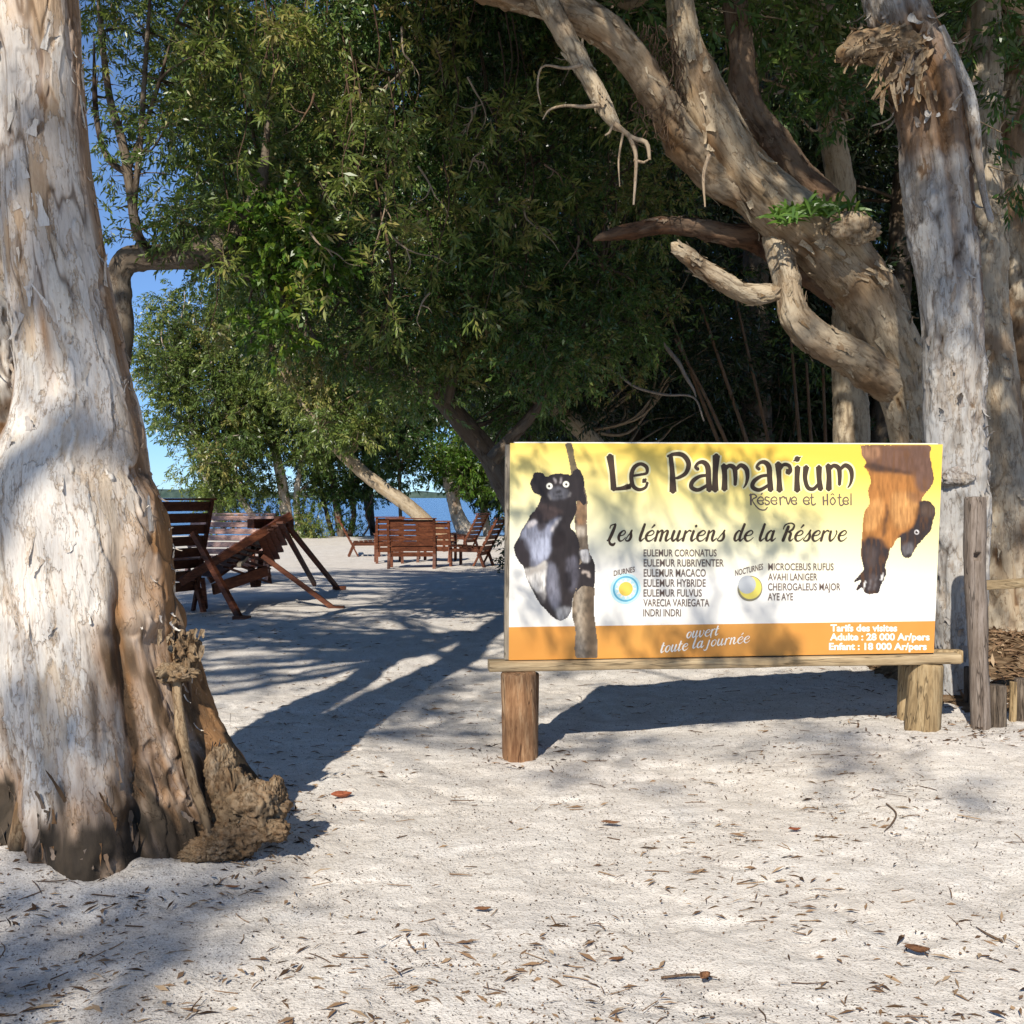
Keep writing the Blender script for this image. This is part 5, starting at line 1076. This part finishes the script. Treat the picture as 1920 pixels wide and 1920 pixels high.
# ---- slanted brush script; unit glyphs, x-height 1
G = {'e': (.78, [[(.12, .48, .10), (.5, .58, .10), (.62, .82, .12), (.42, .99, .12), (.14, .72, .22), (.10, .32, .26), (.30, .02, .18), (.55, .06, .10), (.78, .34, .06)]]),
     's': (.66, [[(.02, .10, .08), (.30, .70, .10), (.44, 1.06, .10), (.40, .80, .22), (.50, .42, .26), (.42, .08, .20), (.18, .02, .14), (.04, .14, .12)]]),
     'l': (.46, [[(.18, 1.62, .22), (.14, 1.0, .26), (.10, .30, .26), (.20, .02, .18), (.46, .30, .06)]]),
     'i': (.46, [[(.14, .98, .24), (.10, .30, .26), (.20, .02, .18), (.46, .30, .06)], [(.20, 1.34, .22), (.24, 1.48, .22)]]),
     'm': (1.30, [[(.12, .98, .22), (.10, .0, .24)], [(.12, .60, .06), (.34, .96, .14), (.50, .88, .24), (.50, .0, .24)], [(.52, .60, .06), (.76, .96, .14), (.92, .88, .24), (.90, .28, .25), (1.0, .02, .18), (1.28, .30, .06)]]),
     'n': (.90, [[(.12, .98, .22), (.10, .0, .24)], [(.12, .60, .06), (.36, .96, .14), (.52, .88, .24), (.50, .28, .25), (.62, .02, .18), (.88, .30, .06)]]),
     'u': (.90, [[(.12, .98, .24), (.08, .32, .26), (.24, .02, .20), (.46, .30, .08)], [(.56, .98, .24), (.52, .28, .25), (.62, .02, .18), (.90, .30, .06)]]),
     'r': (.62, [[(.12, .98, .22), (.10, .0, .25)], [(.14, .60, .06), (.36, .98, .14), (.56, .92, .18)]]),
     'd': (.84, [[(.50, .80, .10), (.32, .98, .14), (.12, .66, .22), (.12, .20, .24), (.28, .02, .16), (.50, .30, .08)], [(.62, 1.62, .24), (.54, .80, .24), (.52, .26, .25), (.62, .02, .18), (.84, .30, .06)]]),
     'a': (.84, [[(.50, .82, .10), (.32, .98, .14), (.12, .66, .22), (.12, .20, .24), (.28, .02, .16), (.50, .30, .08)], [(.56, .98, .22), (.52, .26, .25), (.62, .02, .18), (.84, .30, .06)]]),
     'v': (.80, [[(.10, .96, .22), (.12, .40, .25), (.26, .02, .20), (.52, .30, .10), (.62, .80, .12), (.52, .98, .14)]]),
     'o': (.78, [[(.44, .96, .12), (.16, .76, .20), (.12, .28, .24), (.34, .02, .18), (.58, .30, .16), (.58, .76, .14), (.40, .97, .12)]]),
     't': (.52, [[(.18, 1.40, .22), (.12, .70, .24), (.10, .26, .25), (.20, .02, .18), (.46, .26, .06)], [(-.02, .96, .12), (.42, .98, .12)]]),
     'j': (.46, [[(.20, .98, .22), (.16, .2, .24), (.08, -.40, .22), (-.16, -.5, .14), (-.22, -.3, .10)], [(.24, 1.34, .2), (.28, 1.46, .2)]]),
     'L': (1.0, [[(.00, 1.18, .10), (.02, 1.44, .12), (.30, 1.56, .12), (.44, 1.50, .22), (.36, .80, .30), (.22, .10, .28)], [(.04, .06, .14), (.24, .02, .18), (.44, -.26, .24), (.74, -.34, .26), (.90, -.16, .12)]]),
     'R': (1.06, [[(.34, 1.40, .28), (.26, .70, .30), (.18, .0, .30)], [(-.04, 1.10, .10), (.04, 1.50, .12), (.44, 1.68, .12), (.78, 1.50, .16), (.74, 1.10, .22), (.44, .86, .10)], [(.44, .86, .12), (.68, .72, .24), (.68, .24, .26), (.80, .02, .16), (1.02, .24, .06)]])}
def script(acc, text, x, y, h, total, tf, slant=.26, fat=1.0, rot=0.0):
    seq = []; pen = 0
    for ch in text:
        acc_ = ch in 'é'; g = 'e' if acc_ else ch
        if ch == ' ': pen += .5; continue
        wd, st = G[g]; seq.append((pen, st, acc_)); pen += wd
    k = total/pen; cs, sn = math.cos(rot), math.sin(rot)
    for p0, st, ac in seq:
        st = list(st)+([[(.34, 1.22, .08), (.52, 1.52, .20)]] if ac else [])
        for s in st:
            o = []
            for gx, gy, gw in s:
                X_ = (p0+gx)*k+gy*h*slant; Y_ = gy*h
                o.append((x+X_*cs+Y_*sn*0-0, y-Y_-X_*sn, gw*h*fat))
            stroke(acc, o, tf, sc_)
for t_, x, tot in (('Les', 100, 172), ('lémuriens', 318, 600), ('de', 972, 138), ('la', 1148, 118), ('Réserve', 1305, 452)): 
    a = Acc(); script(a, t_, x, 718, 74, tot, T1, .27, 1.0); a.build('heading_lettering', M['ink'], panel, False, True)
for ar in (('ouvert', 648, 690, 46, 226, T2, .26, .95, .10), ('toute', 470, 790, 48, 192, T2, .26, .95, .10), ('la', 690, 760, 46, 82, T2, .26, 1.0, .10), ('journée', 790, 748, 46, 300, T2, .26, .85, .10)):
    a = Acc(); script(a, *ar); a.build('opening_lettering', M['white_ink'], panel, False, True)
# ---- condensed capitals
def text_block(acc, text, x0, x1, yb, yt, tf, bold=.0, tilt=0.0, shear=0.0, lower=False):
    cu = bpy.data.curves.new('t', 'FONT'); cu.body = text; cu.offset = bold; cu.resolution_u = 4
    o = bpy.data.objects.new('t', cu); COL.objects.link(o); dg = bpy.context.evaluated_depsgraph_get(); me = o.evaluated_get(dg).to_mesh()
    V = np.array([v.co[:] for v in me.vertices]); T_ = []
    me.calc_loop_triangles()
    for t in me.loop_triangles: T_.append(list(t.vertices))
    o.to_mesh_clear(); bpy.data.objects.remove(o); bpy.data.curves.remove(cu)
    x = (V[:, 0]-V[:, 0].min())/np.ptp(V[:, 0]); cap = .729 if not lower else V[:, 1].max(); y = V[:, 1]/cap
    Q = []
    for u, v in zip(x, y): Q.append(uv(*tf(x0+u*(x1-x0)+shear*v*(yb-yt), yb+(yt-yb)*v-tilt*u*(x1-x0))))
    Q = np.array(Q); acc.add(np.stack([Q[:, 0], np.full(len(Q), lay_up()), Q[:, 1]], 1), np.array(T_))
rows = [('EULEMUR CORONATUS', 357, 862, 122, 72), ('EULEMUR RUBRIVENTER', 357, 912, 192, 140), ('EULEMUR MACACO', 357, 787, 262, 208), ('EULEMUR HYBRIDE', 357, 787, 332, 278), ('EULEMUR FULVUS', 356, 760, 400, 348), ('VARECIA VARIEGATA', 355, 812, 468, 416), ('INDRI INDRI', 354, 616, 537, 485)]
for t_, x0, x1, yb, yt in rows:
    a = Acc(); text_block(a, t_, x0, x1, yb, yt, T2, .016); a.build('diurnal_list_lettering', M['ink_grey'], panel, False, True)
for t_, x0, x1, yb, yt in (('MICROCEBUS RUFUS', 1219, 1672, 218, 168), ('AVAHI LANIGER', 1218, 1560, 288, 238), ('CHEIROGALEUS MAJOR', 1217, 1720, 357, 306), ('AYE AYE', 1216, 1392, 426, 374)): 
    a = Acc(); text_block(a, t_, x0, x1, yb, yt, T2, .016); a.build('nocturnal_list_lettering', M['ink_grey'], panel, False, True)
a = Acc(); text_block(a, 'DIURNES', 150, 296, 258, 220, T2, .02, .20); a.build('caption_lettering', M['ink_grey'], panel, False, True); a = Acc(); text_block(a, 'NOCTURNES', 990, 1184, 258, 216, T2, .02, .24); a.build('caption_lettering', M['ink_grey'], panel, False, True)
a = Acc(); text_block(a, 'Tarifs des visites', 1650, 2112, 640, 592, T2, .035); a.build('tariff_lettering', M['white_ink'], panel, False, True); a = Acc(); text_block(a, 'Adulte : 28 000 Ar/pers', 1646, 2336, 702, 654, T2, .035); a.build('tariff_lettering', M['white_ink'], panel, False, True); a = Acc(); text_block(a, 'Enfant : 18 000 Ar/pers', 1640, 2316, 768, 720, T2, .035); a.build('tariff_lettering', M['white_ink'], panel, False, True)
# ---- sun and moon badges
level(1); a = Acc(); disc(a, 233, 347, 104, T2, 40); a.build('badge_glow', M['cyan'], panel, False, True)
level(2); a = Acc(); disc(a, 233, 347, 88, T2, 40); a.build('badge_ring', M['blue_ring'], panel, False, True)
level(3); a = Acc(); disc(a, 233, 347, 76, T2, 40)
a.build('badge_disc', M['cyan'], panel, False, True)
level(4); a = Acc()
for k in range(12):
    t = 2*math.pi*k/12; stroke(a, [(233+48*math.cos(t), 347+48*math.sin(t), 22), (233+70*math.cos(t), 347+70*math.sin(t), 6)], T2, sc_)
disc(a, 233, 347, 74, T2, 12) if False else None
a.build('badge_rays', M['white_ink'], panel, False, True)
level(5); a = Acc(); disc(a, 233, 347, 48, T2, 32); a.build('badge_sun', M['sun_yellow'], panel, False, True)
level(2); a = Acc(); disc(a, 1093, 345, 88, T2, 40); a.build('badge_ring', M['moon_dark'], panel, False, True)
level(3); a = Acc(); disc(a, 1096, 340, 78, T2, 40); a.build('badge_moon', M['moon_yellow'], panel, False, True)
level(4); a = Acc(); disc(a, 1072, 318, 62, T2, 36); a.build('badge_night', M['moon_grey'], panel, False, True)

# ---- plank and log posts
def local_build(acc, name, mat, parent=tS, smooth=True):
    acc.V = [to_local(v) for v in acc.V]; return acc.build(name, mat, parent, smooth, True)
def plank(p0, p1, wd, th, seed, n=60):
    """rough board between two points (centre line), width across, thickness down"""
    p0, p1 = np.array(p0), np.array(p1); t = np.linspace(0, 1, n)[:, None]; C = p0+(p1-p0)*t; d = nrm(p1-p0); s = nrm(np.cross(d, [0, 0, 1.0])); u = np.cross(s, d)
    prof = np.array([(-1, -.8), (-.92, -1), (0, -1), (.92, -1), (1, -.8), (1, .8), (.92, 1), (0, 1), (-.92, 1), (-1, .8)])
    P = C[:, None]+s*prof[None, :, :1]*wd/2+u*prof[None, :, 1:]*th/2
    P = P+(.006*fbm(P.reshape(-1, 3)*np.array([3, 22, 22.])+seed, 3))[:, None].reshape(n, 10, 1)*(s*.6+u)
    acc = Acc(); ii = np.arange(n-1)[:, None]*10; j = np.arange(10)[None]; j2 = (j+1) % 10
    acc.add(P.reshape(-1, 3), np.stack([ii+j, ii+j2, ii+10+j2, ii+10+j], -1).reshape(-1, 4)); acc.add(P[0], [list(range(10))]); acc.add(P[-1], [list(range(10))])
    return acc
def pl(px, py, d): return W(px, py, d)
local_build(plank(W(916, 1248, 5.745), W(1792, 1233, 6.03), .13, .055, 4), 'plank', M['beam_wood'])
local_build(plank(W(1690, 1229, 6.12), W(1800, 1229, 6.10), .10, .07, 6, 14), 'plank', M['post_tan'])
def log(p0, p1, r0, r1, seed, mat, name, parent, bev=.012, n=26, m=44, cracks=.006, builder=None):
    p0, p1 = np.array(p0, float), np.array(p1, float); d = nrm(p1-p0); x = nrm(np.cross(d, [0, -1, .01])); y = np.cross(d, x); t = np.r_[0, np.linspace(.02, .97, n-4), .985, 1, 1]; rr = r0+(r1-r0)*t; rr = rr*np.r_[np.ones(n-3), [.985], [.93], [.0]][:len(t)]
    an = np.linspace(0, 2*np.pi, m, endpoint=False); D = x*np.cos(an)[:, None]+y*np.sin(an)[:, None]
    q = np.stack([np.cos(an)[None]*np.ones((len(t), 1)), np.sin(an)[None]*np.ones((len(t), 1)), (t*np.linalg.norm(p1-p0))[:, None]*np.ones(m)], -1).reshape(-1, 3)+seed*3.3
    dd = (.06*fbm(q*np.array([1.2, 1.2, 1.5]), 3)*r0+.006*fbm(q*np.array([5, 5, 2.5]), 3)-cracks*np.exp(-(fbm(q*np.array([3.2, 3.2, 1.2])+9, 3)/.05)**2)).reshape(len(t), m)
    rad = np.maximum(0, rr[:, None]+dd*np.r_[np.ones(len(t)-1), [0]][:, None])
    P = (p0+(p1-p0)*t[:, None])[:, None]+D[None]*rad[..., None]
    acc = Acc(); k = len(t); ii = np.arange(k-1)[:, None]*m; j = np.arange(m)[None]; j2 = (j+1) % m
    acc.add(P.reshape(-1, 3), np.stack([ii+j, ii+j2, ii+m+j2, ii+m+j], -1).reshape(-1, 4))
    return local_build(acc, name, M[mat], parent) if builder is None else acc.build(name, M[mat], parent)
log(W(977, 1450, 5.72), W(972, 1259, 5.72), .101, .101, 1, 'post_wood', 'post', tS)
log(W(1728, 1392, 6.02), W(1738, 1243, 6.02), .098, .094, 2, 'post_tan', 'post', tS)
log(W(1706, 1350, 6.32), W(1710, 1246, 6.32), .075, .08, 3, 'post_tan', 'post', tS)
log(W(985, 1395, 6.05), W(985, 1262, 6.05), .075, .08, 5, 'post_wood', 'post', tS)
# ================================================================ fence, edging logs, chairs, litter
def gp(px, py, it=5):
    d = CAMH*F/(py-HOR)
    for _ in range(it):
        x = (px-960)/F*d; d = (CAMH-float(gz(x, d)))*F/(py-HOR)
    p = W(px, py, d); return p
# old fence post and rail at the right
p0 = gp(1838, 1362); dpost = p0[1]
tF2 = thing('fence', 'weathered grey fence post with a notch carrying a thin rail to the right', 'fence', p0)
top = W(1829, 935, dpost+.05)
pb = W(1840, 1395, dpost)
pts = np.array([[*pb, .052], [*W(1838, 1330, dpost), .052], [*W(1834, 1200, dpost+.02), .055], [*W(1828, 1060, dpost+.03), .063], [*W(1829, 985, dpost+.04), .060], [*top, .056], [*(top+np.array([0, 0, .012])), .03], [*(top+np.array([0, 0, .014])), .001]])
a = Acc(); S_ = tube(a, pts, 60, .012, 300, .14, .003, .005, .008, fz=.6)
V = a.V[0]; ctr = W(1836, 1046, dpost-.045); 
dist = np.maximum(np.abs(V[:, 0]-ctr[0])/.020, np.abs(V[:, 2]-ctr[2])/.026)
a.V[0] = V+np.array([0, .05, 0])*(1-sstep(dist, .7, 1.05))[:, None]*(V[:, 1] < dpost+.02)[:, None]
a.build('post', M['grey_wood'], tF2)
pr0, pr1 = W(1842, 1097, dpost+.10), W(2060, 1086, dpost-.02)
local = plank(pr0, pr1, .05, .058, 9, 40); local.build('rail', M['beam_wood'], tF2)
# short logs that edge the raised bed
rng = np.random.default_rng(81)
lg = [(1776, 1302, 1246, 26, 'log_dark', 'dark edging log closest to the sign, under the end of its plank'), (1800, 1312, 1244, 26, 'log_dark', 'dark edging log in the middle of the gap between sign and fence post'), (1820, 1322, 1250, 22, 'log_dark', 'edging log tucked against the left side of the fence post'),
      (1868, 1362, 1284, 34, 'log_dark', 'blackened edging log directly right of the fence post'), (1898, 1352, 1278, 14, 'post_tan', 'thin pale edging stake between two thick logs right of the fence post'), (1918, 1352, 1272, 32, 'log_dark', 'cracked edging log at the right border of the photo'), (1952, 1356, 1275, 34, 'log_dark', 'edging log cut by the right border of the photo')]
for k, (x, yb, yt, wpx, mt, lab) in enumerate(lg):
    p = gp(x, yb); t = thing('edging_log', lab, 'log', p, 'logs edging the raised bed')
    r = wpx/F*p[1]/2; log(p-np.array([0, 0, .08]), W(x+rng.normal(0, 2), yt, p[1]+.01), r, r*.97, 30+k, mt, 'log', t, builder=1, n=20, m=36, cracks=.012)
# raised bed of dry leaves behind the logs
a = Acc(); n = 70
u, v = np.meshgrid(np.linspace(2.35, 6.5, n), np.linspace(6.5, 9.6, n)); q = np.stack([u, v, 0*u], -1).reshape(-1, 3)
h = .04+.17*sstep(v, 6.55+.2*fbm(q*2, 2).reshape(u.shape), 7.7)+.10*np.exp(-(((u-3.9)/.55)**2+((v-8.0)/.5)**2))
h = h*sstep(u, 2.75, 3.05)*(1-.8*sstep(v, 8.6, 9.5)); z = (gz(u, v)-.03+h).ravel()+.03*fbm(q*4, 3)+.012*fbm(q*17, 3)
ii = np.arange(n-1)[:, None]*n+np.arange(n-1)[None]; a.add(np.stack([u.ravel(), v.ravel(), z], 1), np.stack([ii, ii+1, ii+n+1, ii+n], -1).reshape(-1, 4))
b = NB('humus'); M['humus'] = b.bsdf(b.ramp(b.noise(b.pos(), 16, 5, .65), [(.35, (.07, .045, .025)), (.55, (.16, .105, .06)), (.7, (.26, .19, .12))]), .95, .1, b.noise(b.pos(), 30, 4), .6, .02)
bed = tag(a.build('raised_bed', M['humus']), kind='structure')
a = Acc(); m = 5200; pu, pv = rng.uniform(2.8, 5.4, m), rng.uniform(6.7, 9.2, m)
iu = np.clip(((pu-2.35)/(4.15)*(n-1)), 0, n-1).astype(int); iv = np.clip((pv-6.5)/3.1*(n-1), 0, n-1).astype(int); pz = z.reshape(n, n)[iv, iu]+.012
leaves(a, np.stack([pu, pv, pz], 1), nrm(np.stack([rng.normal(size=m), rng.normal(size=m), rng.normal(0, .35, m)], 1)), nrm(np.stack([rng.normal(0, .5, m), rng.normal(0, .5, m), np.ones(m)], 1)), rng.uniform(.04, .12, m), rng.uniform(.012, .03, m), np.clip(rng.normal(.62, .2, m), 0, 1))
tag(a.build('dry_leaf_heap', M['litter']), kind='stuff')

# ---- slatted chairs
def armchair(t, wd=.95, ht=1.02, mat='red_wood', seat=.42, dp=.62, rake=.28, nsl=7, arms=True, back_mat=None):
    m_ = M[mat]; bm = M[back_mat or mat]
    yb0, yb1 = .02, -rake*ht*.8
    bp = lambda s: (np.array([0, yb0+(yb1-yb0)*s, seat*.55+(ht-seat*.55)*s]))
    a = Acc()
    for x in (-wd/2+.03, wd/2-.03): bar(a, bp(-.25)+[x, -.028, 0], bp(1.0)+[x, -.028, 0], .05, .035, (0, 1, .3))
    for k in range(nsl): c = bp((k+.5)/nsl); dz = (ht-seat*.55)/nsl*.80; bar(a, c+[-wd/2, 0, 0], c+[wd/2, 0, 0], .022, dz, (0, yb1-yb0, ht-seat*.55))
    c = bp(1.0); bar(a, c+[-wd/2-.02, -.01, .016], c+[wd/2+.02, -.01, .016], .11, .024, (0, 0, 1))
    a.build('backrest', bm, t, False, True)
    a = Acc()
    for k in range(6): y = .06+k*dp/5.6; box(a, (0, y, seat+.03*k/5), (wd-.04, .085, .022))
    for x in (-wd/2+.04, wd/2-.04): box(a, (x, .30, seat-.055), (.035, dp, .07))
    a.build('seat', bm, t, False, True)
    for x in (-wd/2+.035, wd/2-.035):
        a = Acc(); bar(a, (x, dp-.02, -.02), (x, dp-.02, seat+(.20 if arms else 0)), .06, .05, (0, 1, 0)); a.build('leg', m_, t, False, True)
        a = Acc(); bar(a, (x, -.14, -.02), (x, .02, seat), .06, .05, (0, 1, 0)); a.build('leg', m_, t, False, True)
        if arms: a = Acc(); box(a, (x, dp/2-.08, seat+.21), (.10, dp+.10, .026)); a.build('armrest', m_, t, False, True)
def chair(name, lab, px, py, rz, cat='chair', group='slatted wooden chairs on the sand', **kw):
    p = gp(px, py) if py > 1000 else W(px, py, 30); t = thing(name, lab, cat, p, group); t.rotation_euler = (0, 0, R(rz)); armchair(t, **kw); return t
chair('slatted_chair', 'wide slatted chair back facing the camera, in front of its two neighbours', 772, 1066, 2, wd=.98, ht=1.0)
chair('slatted_chair', 'slatted chair on the right behind the wide one, lit sand showing through its slats', 815, 1054, -8, wd=.78, ht=.9, nsl=5)
chair('slatted_chair', 'slatted chair mostly hidden behind the left side of the wide one', 730, 1056, 10, wd=.62, ht=1.0, nsl=6)
chair('slatted_chair', 'small lone chair in side view near the water, facing right', 664, 1043, -80, wd=.6, ht=.95, seat=.36, rake=.5, arms=False)
chair('slatted_chair', 'dark low chair just left of the sign, in the shade and seen from the side', 905, 1062, 72, wd=.65, ht=1.0, seat=.40, rake=.5, arms=False)
chair('slatted_chair', 'dark low chair behind the one beside the sign, facing left', 880, 1034, 66, wd=.7, ht=1.0, seat=.42, rake=.5, arms=False)
chair('slatted_bench', 'pale pinkish slatted bench facing the sun behind the tipped deck chair', 425, 1092, 172, 'bench', wd=1.5, ht=1.15, seat=.44, mat='red_wood', back_mat='pink_wood', nsl=8)
chair('tall_slatted_chair', 'tall dark slatted chair half hidden behind the big trunk', 318, 1152, 62, wd=.95, ht=1.42, seat=.46, rake=.22, nsl=8)
# ---- the tipped deck chair with long prop legs
t = thing('deck_chair', 'reddish tipped deck chair on long slanting prop legs beside the big trunk', 'deck chair', gp(450, 1160))
def rod(name, q0, q1, wd, th, mat='red_wood', up=(0, 0, 1)):
    a = Acc(); bar(a, W(*q0), W(*q1), wd, th, up); a.build(name, M[mat], t, False)
rod('side_rail', (338, 1092, 12.6), (545, 966, 13.6), .05, .10); rod('side_rail', (392, 1088, 14.2), (505, 1010, 14.8), .05, .10)
rod('leg', (362, 998, 12.5), (450, 1160, 12.2), .06, .07); rod('leg', (492, 1042, 13.3), (626, 1141, 13.35), .055, .06); rod('leg', (528, 985, 13.7), (590, 1096, 16.2), .055, .06); rod('leg', (538, 985, 14.0), (633, 1103, 16.0), .055, .06)
rod('leg', (380, 1085, 13.0), (386, 1140, 13.2), .05, .05)
for q in ((450, 1161, 12.2), (628, 1142, 13.35), (634, 1104, 16.0)):
    a = Acc(); c = W(*q); box(a, c+np.array([.02, 0, .015]), (.20, .10, .05)); a.build('foot', M['red_wood'], t, False)
rod('head_rail', (470, 982, 13.4), (545, 980, 14.4), .10, .12); rod('crossbar', (520, 975, 13.5), (545, 992, 14.8), .09, .10); rod('crossbar', (448, 1060, 13.0), (478, 1026, 14.3), .05, .04, 'frame_wood')
a = Acc()
A0, A1, B0, B1 = W(352, 1078, 12.65), W(520, 976, 13.5), W(404, 1082, 14.2), W(515, 1000, 14.8)
for k in range(9):
    s = (k+.5)/9; bar(a, A0+(A1-A0)*s+[0, 0, .02], B0+(B1-B0)*s, .10 if k % 3 else .13, .022, np.cross(A1-A0, B0-A0))
a.build('slatted_seat', M['red_wood'], t, False)
a = Acc()
for k in range(6): bar(a, W(424+7*k, 1064-9*k, 13.25), W(505-1*k, 1092-13*k, 14.5), .085, .022, (0, -.5, .8))
a.build('slatted_back', M['red_wood'], t, False)
a = Acc()
for k in range(5): bar(a, W(488+9*k, 1004-6*k, 13.35), W(512+7*k, 1060-13*k, 14.6), .09, .03, (0, -.5, .8))
a.build('head_panel', M['red_wood'], t, False)
rod('crossbar', (400, 1105, 13.2), (500, 1070, 14.0), .05, .14); rod('leg', (470, 1065, 14.3), (476, 1098, 14.6), .08, .06); rod('leg', (490, 1035, 14.3), (484, 1098, 14.6), .07, .06)

# ---- litter on the sand
rng = np.random.default_rng(91)
def ground_pts(n, lo=2.55, hi=9, bias=1.6):
    y = lo+(hi-lo)*rng.random(n)**bias; x = rng.uniform(-.56, .60, n)*y; return x, y
a = Acc(); n = 8000; x, y = ground_pts(n, 2.5, 13, 1.5); z = gz(x, y)+.004
kk = fbm(np.stack([x*1.3, y*1.3, 0*x], 1), 3); keep = rng.random(n) < sstep(kk, -.45, .35); x, y, z = x[keep], y[keep], z[keep]; n = len(x)
an = rng.normal(0, .75, n)+rng.choice([0, np.pi], n)+.15
leaves(a, np.stack([x, y, z], 1), nrm(np.stack([np.cos(an), np.sin(an), rng.normal(.04, .10, n)], 1)), nrm(np.stack([rng.normal(0, .35, n), rng.normal(0, .35, n), np.ones(n)], 1)), rng.uniform(.02, .085, n)*np.where(y > 7, 1.3, 1)*rng.uniform(.6, 1.1, n), rng.uniform(.003, .016, n), np.clip(rng.normal(.66, .24, n), 0, 1))
for cx_, cy_, rr_, m_ in ((-1.62, 4.25, .62, 420), (2.35, 6.0, .3, 120), (0.05, 5.72, .22, 60), (2.85, 6.2, .35, 120)):
    ang_ = rng.uniform(0, 6.28, m_); q_ = rr_*(1+np.abs(rng.normal(0, .22, m_))); x = cx_+np.cos(ang_)*q_; y = cy_+np.sin(ang_)*q_; nn_ = m_
    leaves(a, np.stack([x, y, gz(x, y)+.006], 1), nrm(np.stack([rng.normal(size=nn_), rng.normal(size=nn_), rng.normal(.05, .15, nn_)], 1)), nrm(np.stack([rng.normal(0, .4, nn_), rng.normal(0, .4, nn_), np.ones(nn_)], 1)), rng.uniform(.02, .07, nn_), rng.uniform(.004, .016, nn_), np.clip(rng.normal(.35, .25, nn_), 0, 1))
n = 26000; x, y = ground_pts(n, 2.5, 9, 1.4); z = gz(x, y)+.003
kk = fbm(np.stack([x*1.1+5, y*1.1, 0*x], 1), 3); keep = rng.random(n) < sstep(kk, -.6, .5); x, y, z = x[keep], y[keep], z[keep]; n = len(x)
leaves(a, np.stack([x, y, z], 1), nrm(rng.normal(size=(n, 3))*np.array([1, 1, .4])), nrm(rng.normal(size=(n, 3))*.5+np.array([0, 0, 1])), rng.uniform(.004, .015, n), rng.uniform(.003, .008, n), np.clip(rng.normal(.2, .2, n), 0, 1))
for _ in range(420):
    x, y = ground_pts(1, 2.5, 9, 1.3); x, y = float(x[0]), float(y[0]); L = rng.uniform(.02, .11); t_ = rng.normal(0, .8); c_ = rng.normal(0, .25)
    p = [[x+L*s*math.cos(t_)-c_*L*s*s*math.sin(t_), y+L*s*math.sin(t_)+c_*L*s*s*math.cos(t_)] for s in (0, .5, 1)]
    P_ = np.array([[q[0], q[1], float(gz(q[0], q[1]))+.006, rng.uniform(.0010, .0024)] for q in p]); n0 = a.n
    twig(a, P_, 4, .03); nv = a.n-n0
    for k_ in ('bk', 'lay', 'brn', 'drk', 'crk'): a.A.pop(k_, None)
    a.A['rnd'].append((n0, np.full(nv, rng.uniform(.2, .9))))
tag(a.build('leaf_litter', M['litter']), kind='stuff')
# the few larger pieces one can point at
def curled(name, lab, px, py, L, wd, ang, mat, curl=.6, cat='leaf'):
    p = gp(px, py); t = thing(name, lab, cat, p, 'larger dead leaves and sticks on the sand'); n, m = 9, 7
    u, v = np.meshgrid(np.linspace(0, 1, n), np.linspace(-1, 1, m), indexing='ij'); prof = np.sin(np.pi*np.clip(u*.94+.03, 0, 1))**.8
    X_ = (u-.5)*L; Y_ = v*prof*wd/2; Z_ = .012+curl*wd*.5*(v**2)*prof+.02*L*np.sin(u*7)+curl*.18*L*(u-.5)**2*4
    c, s = math.cos(ang), math.sin(ang); V = np.stack([X_*c-Y_*s, X_*s+Y_*c, Z_], -1).reshape(-1, 3)
    i_ = np.arange(n-1)[:, None]*m+np.arange(m-1)[None]; a = Acc(); a.add(V, np.stack([i_, i_+1, i_+m+1, i_+m], -1).reshape(-1, 4)); o = a.build('blade', M[mat], t, True, True)
    sm = o.modifiers.new('thick', 'SOLIDIFY'); sm.thickness = .0015
curled('fallen_leaf', 'large rust-red curled dead leaf lying right of the root burl', 640, 1500, .10, .055, .2, 'rust_leaf', .9)
curled('fallen_leaf', 'flat olive-tan dead leaf in the middle of the sand below the sign post', 1145, 1548, .085, .035, -.1, 'dry_leaf', .3)
curled('fallen_leaf', 'dark curled pod-like leaf on the sand below the right half of the sign', 1490, 1562, .055, .022, .05, 'rust_leaf', .8)
curled('fallen_leaf', 'brown curled leaf near the right border of the foreground', 1720, 1792, .075, .035, -.3, 'dry_leaf', .9)
curled('fallen_leaf', 'pale tan leaf in the bottom middle of the foreground', 1155, 1806, .05, .02, .3, 'dry_leaf', .4)
curled('fallen_leaf', 'crumpled dark leaf in the lower right of the foreground', 1322, 1842, .05, .03, .9, 'dry_leaf', 1.0)
curled('fallen_leaf', 'narrow tan leaf below the root burl on sunlit sand', 435, 1670, .06, .018, 0, 'dry_leaf', .5)
curled('fallen_leaf', 'small brown leaf left of the middle of the foreground', 905, 1712, .06, .025, .15, 'dry_leaf', .5)
for k, (pts, lab) in enumerate((([(1662, 1510), (1680, 1528), (1672, 1548), (1658, 1562)], 'bent dark stick on the sand below the right end of the sign'), ([(1880, 1770), (1850, 1755), (1830, 1742)], 'forked brown stick at the right border of the foreground'), ([(1240, 1838), (1300, 1832), (1345, 1838)], 'long thin curved stick in the lower right foreground'))):
    P_ = np.array([[*gp(*q), .004] for q in pts]); P_[:, 2] += .008; P_[-1, 3] = .0015
    t = thing('fallen_stick', lab, 'stick', P_[0][:3], 'larger dead leaves and sticks on the sand'); a = Acc(); twig(a, P_, 6, .02); a.build('stick', M['bark_brown'], t)
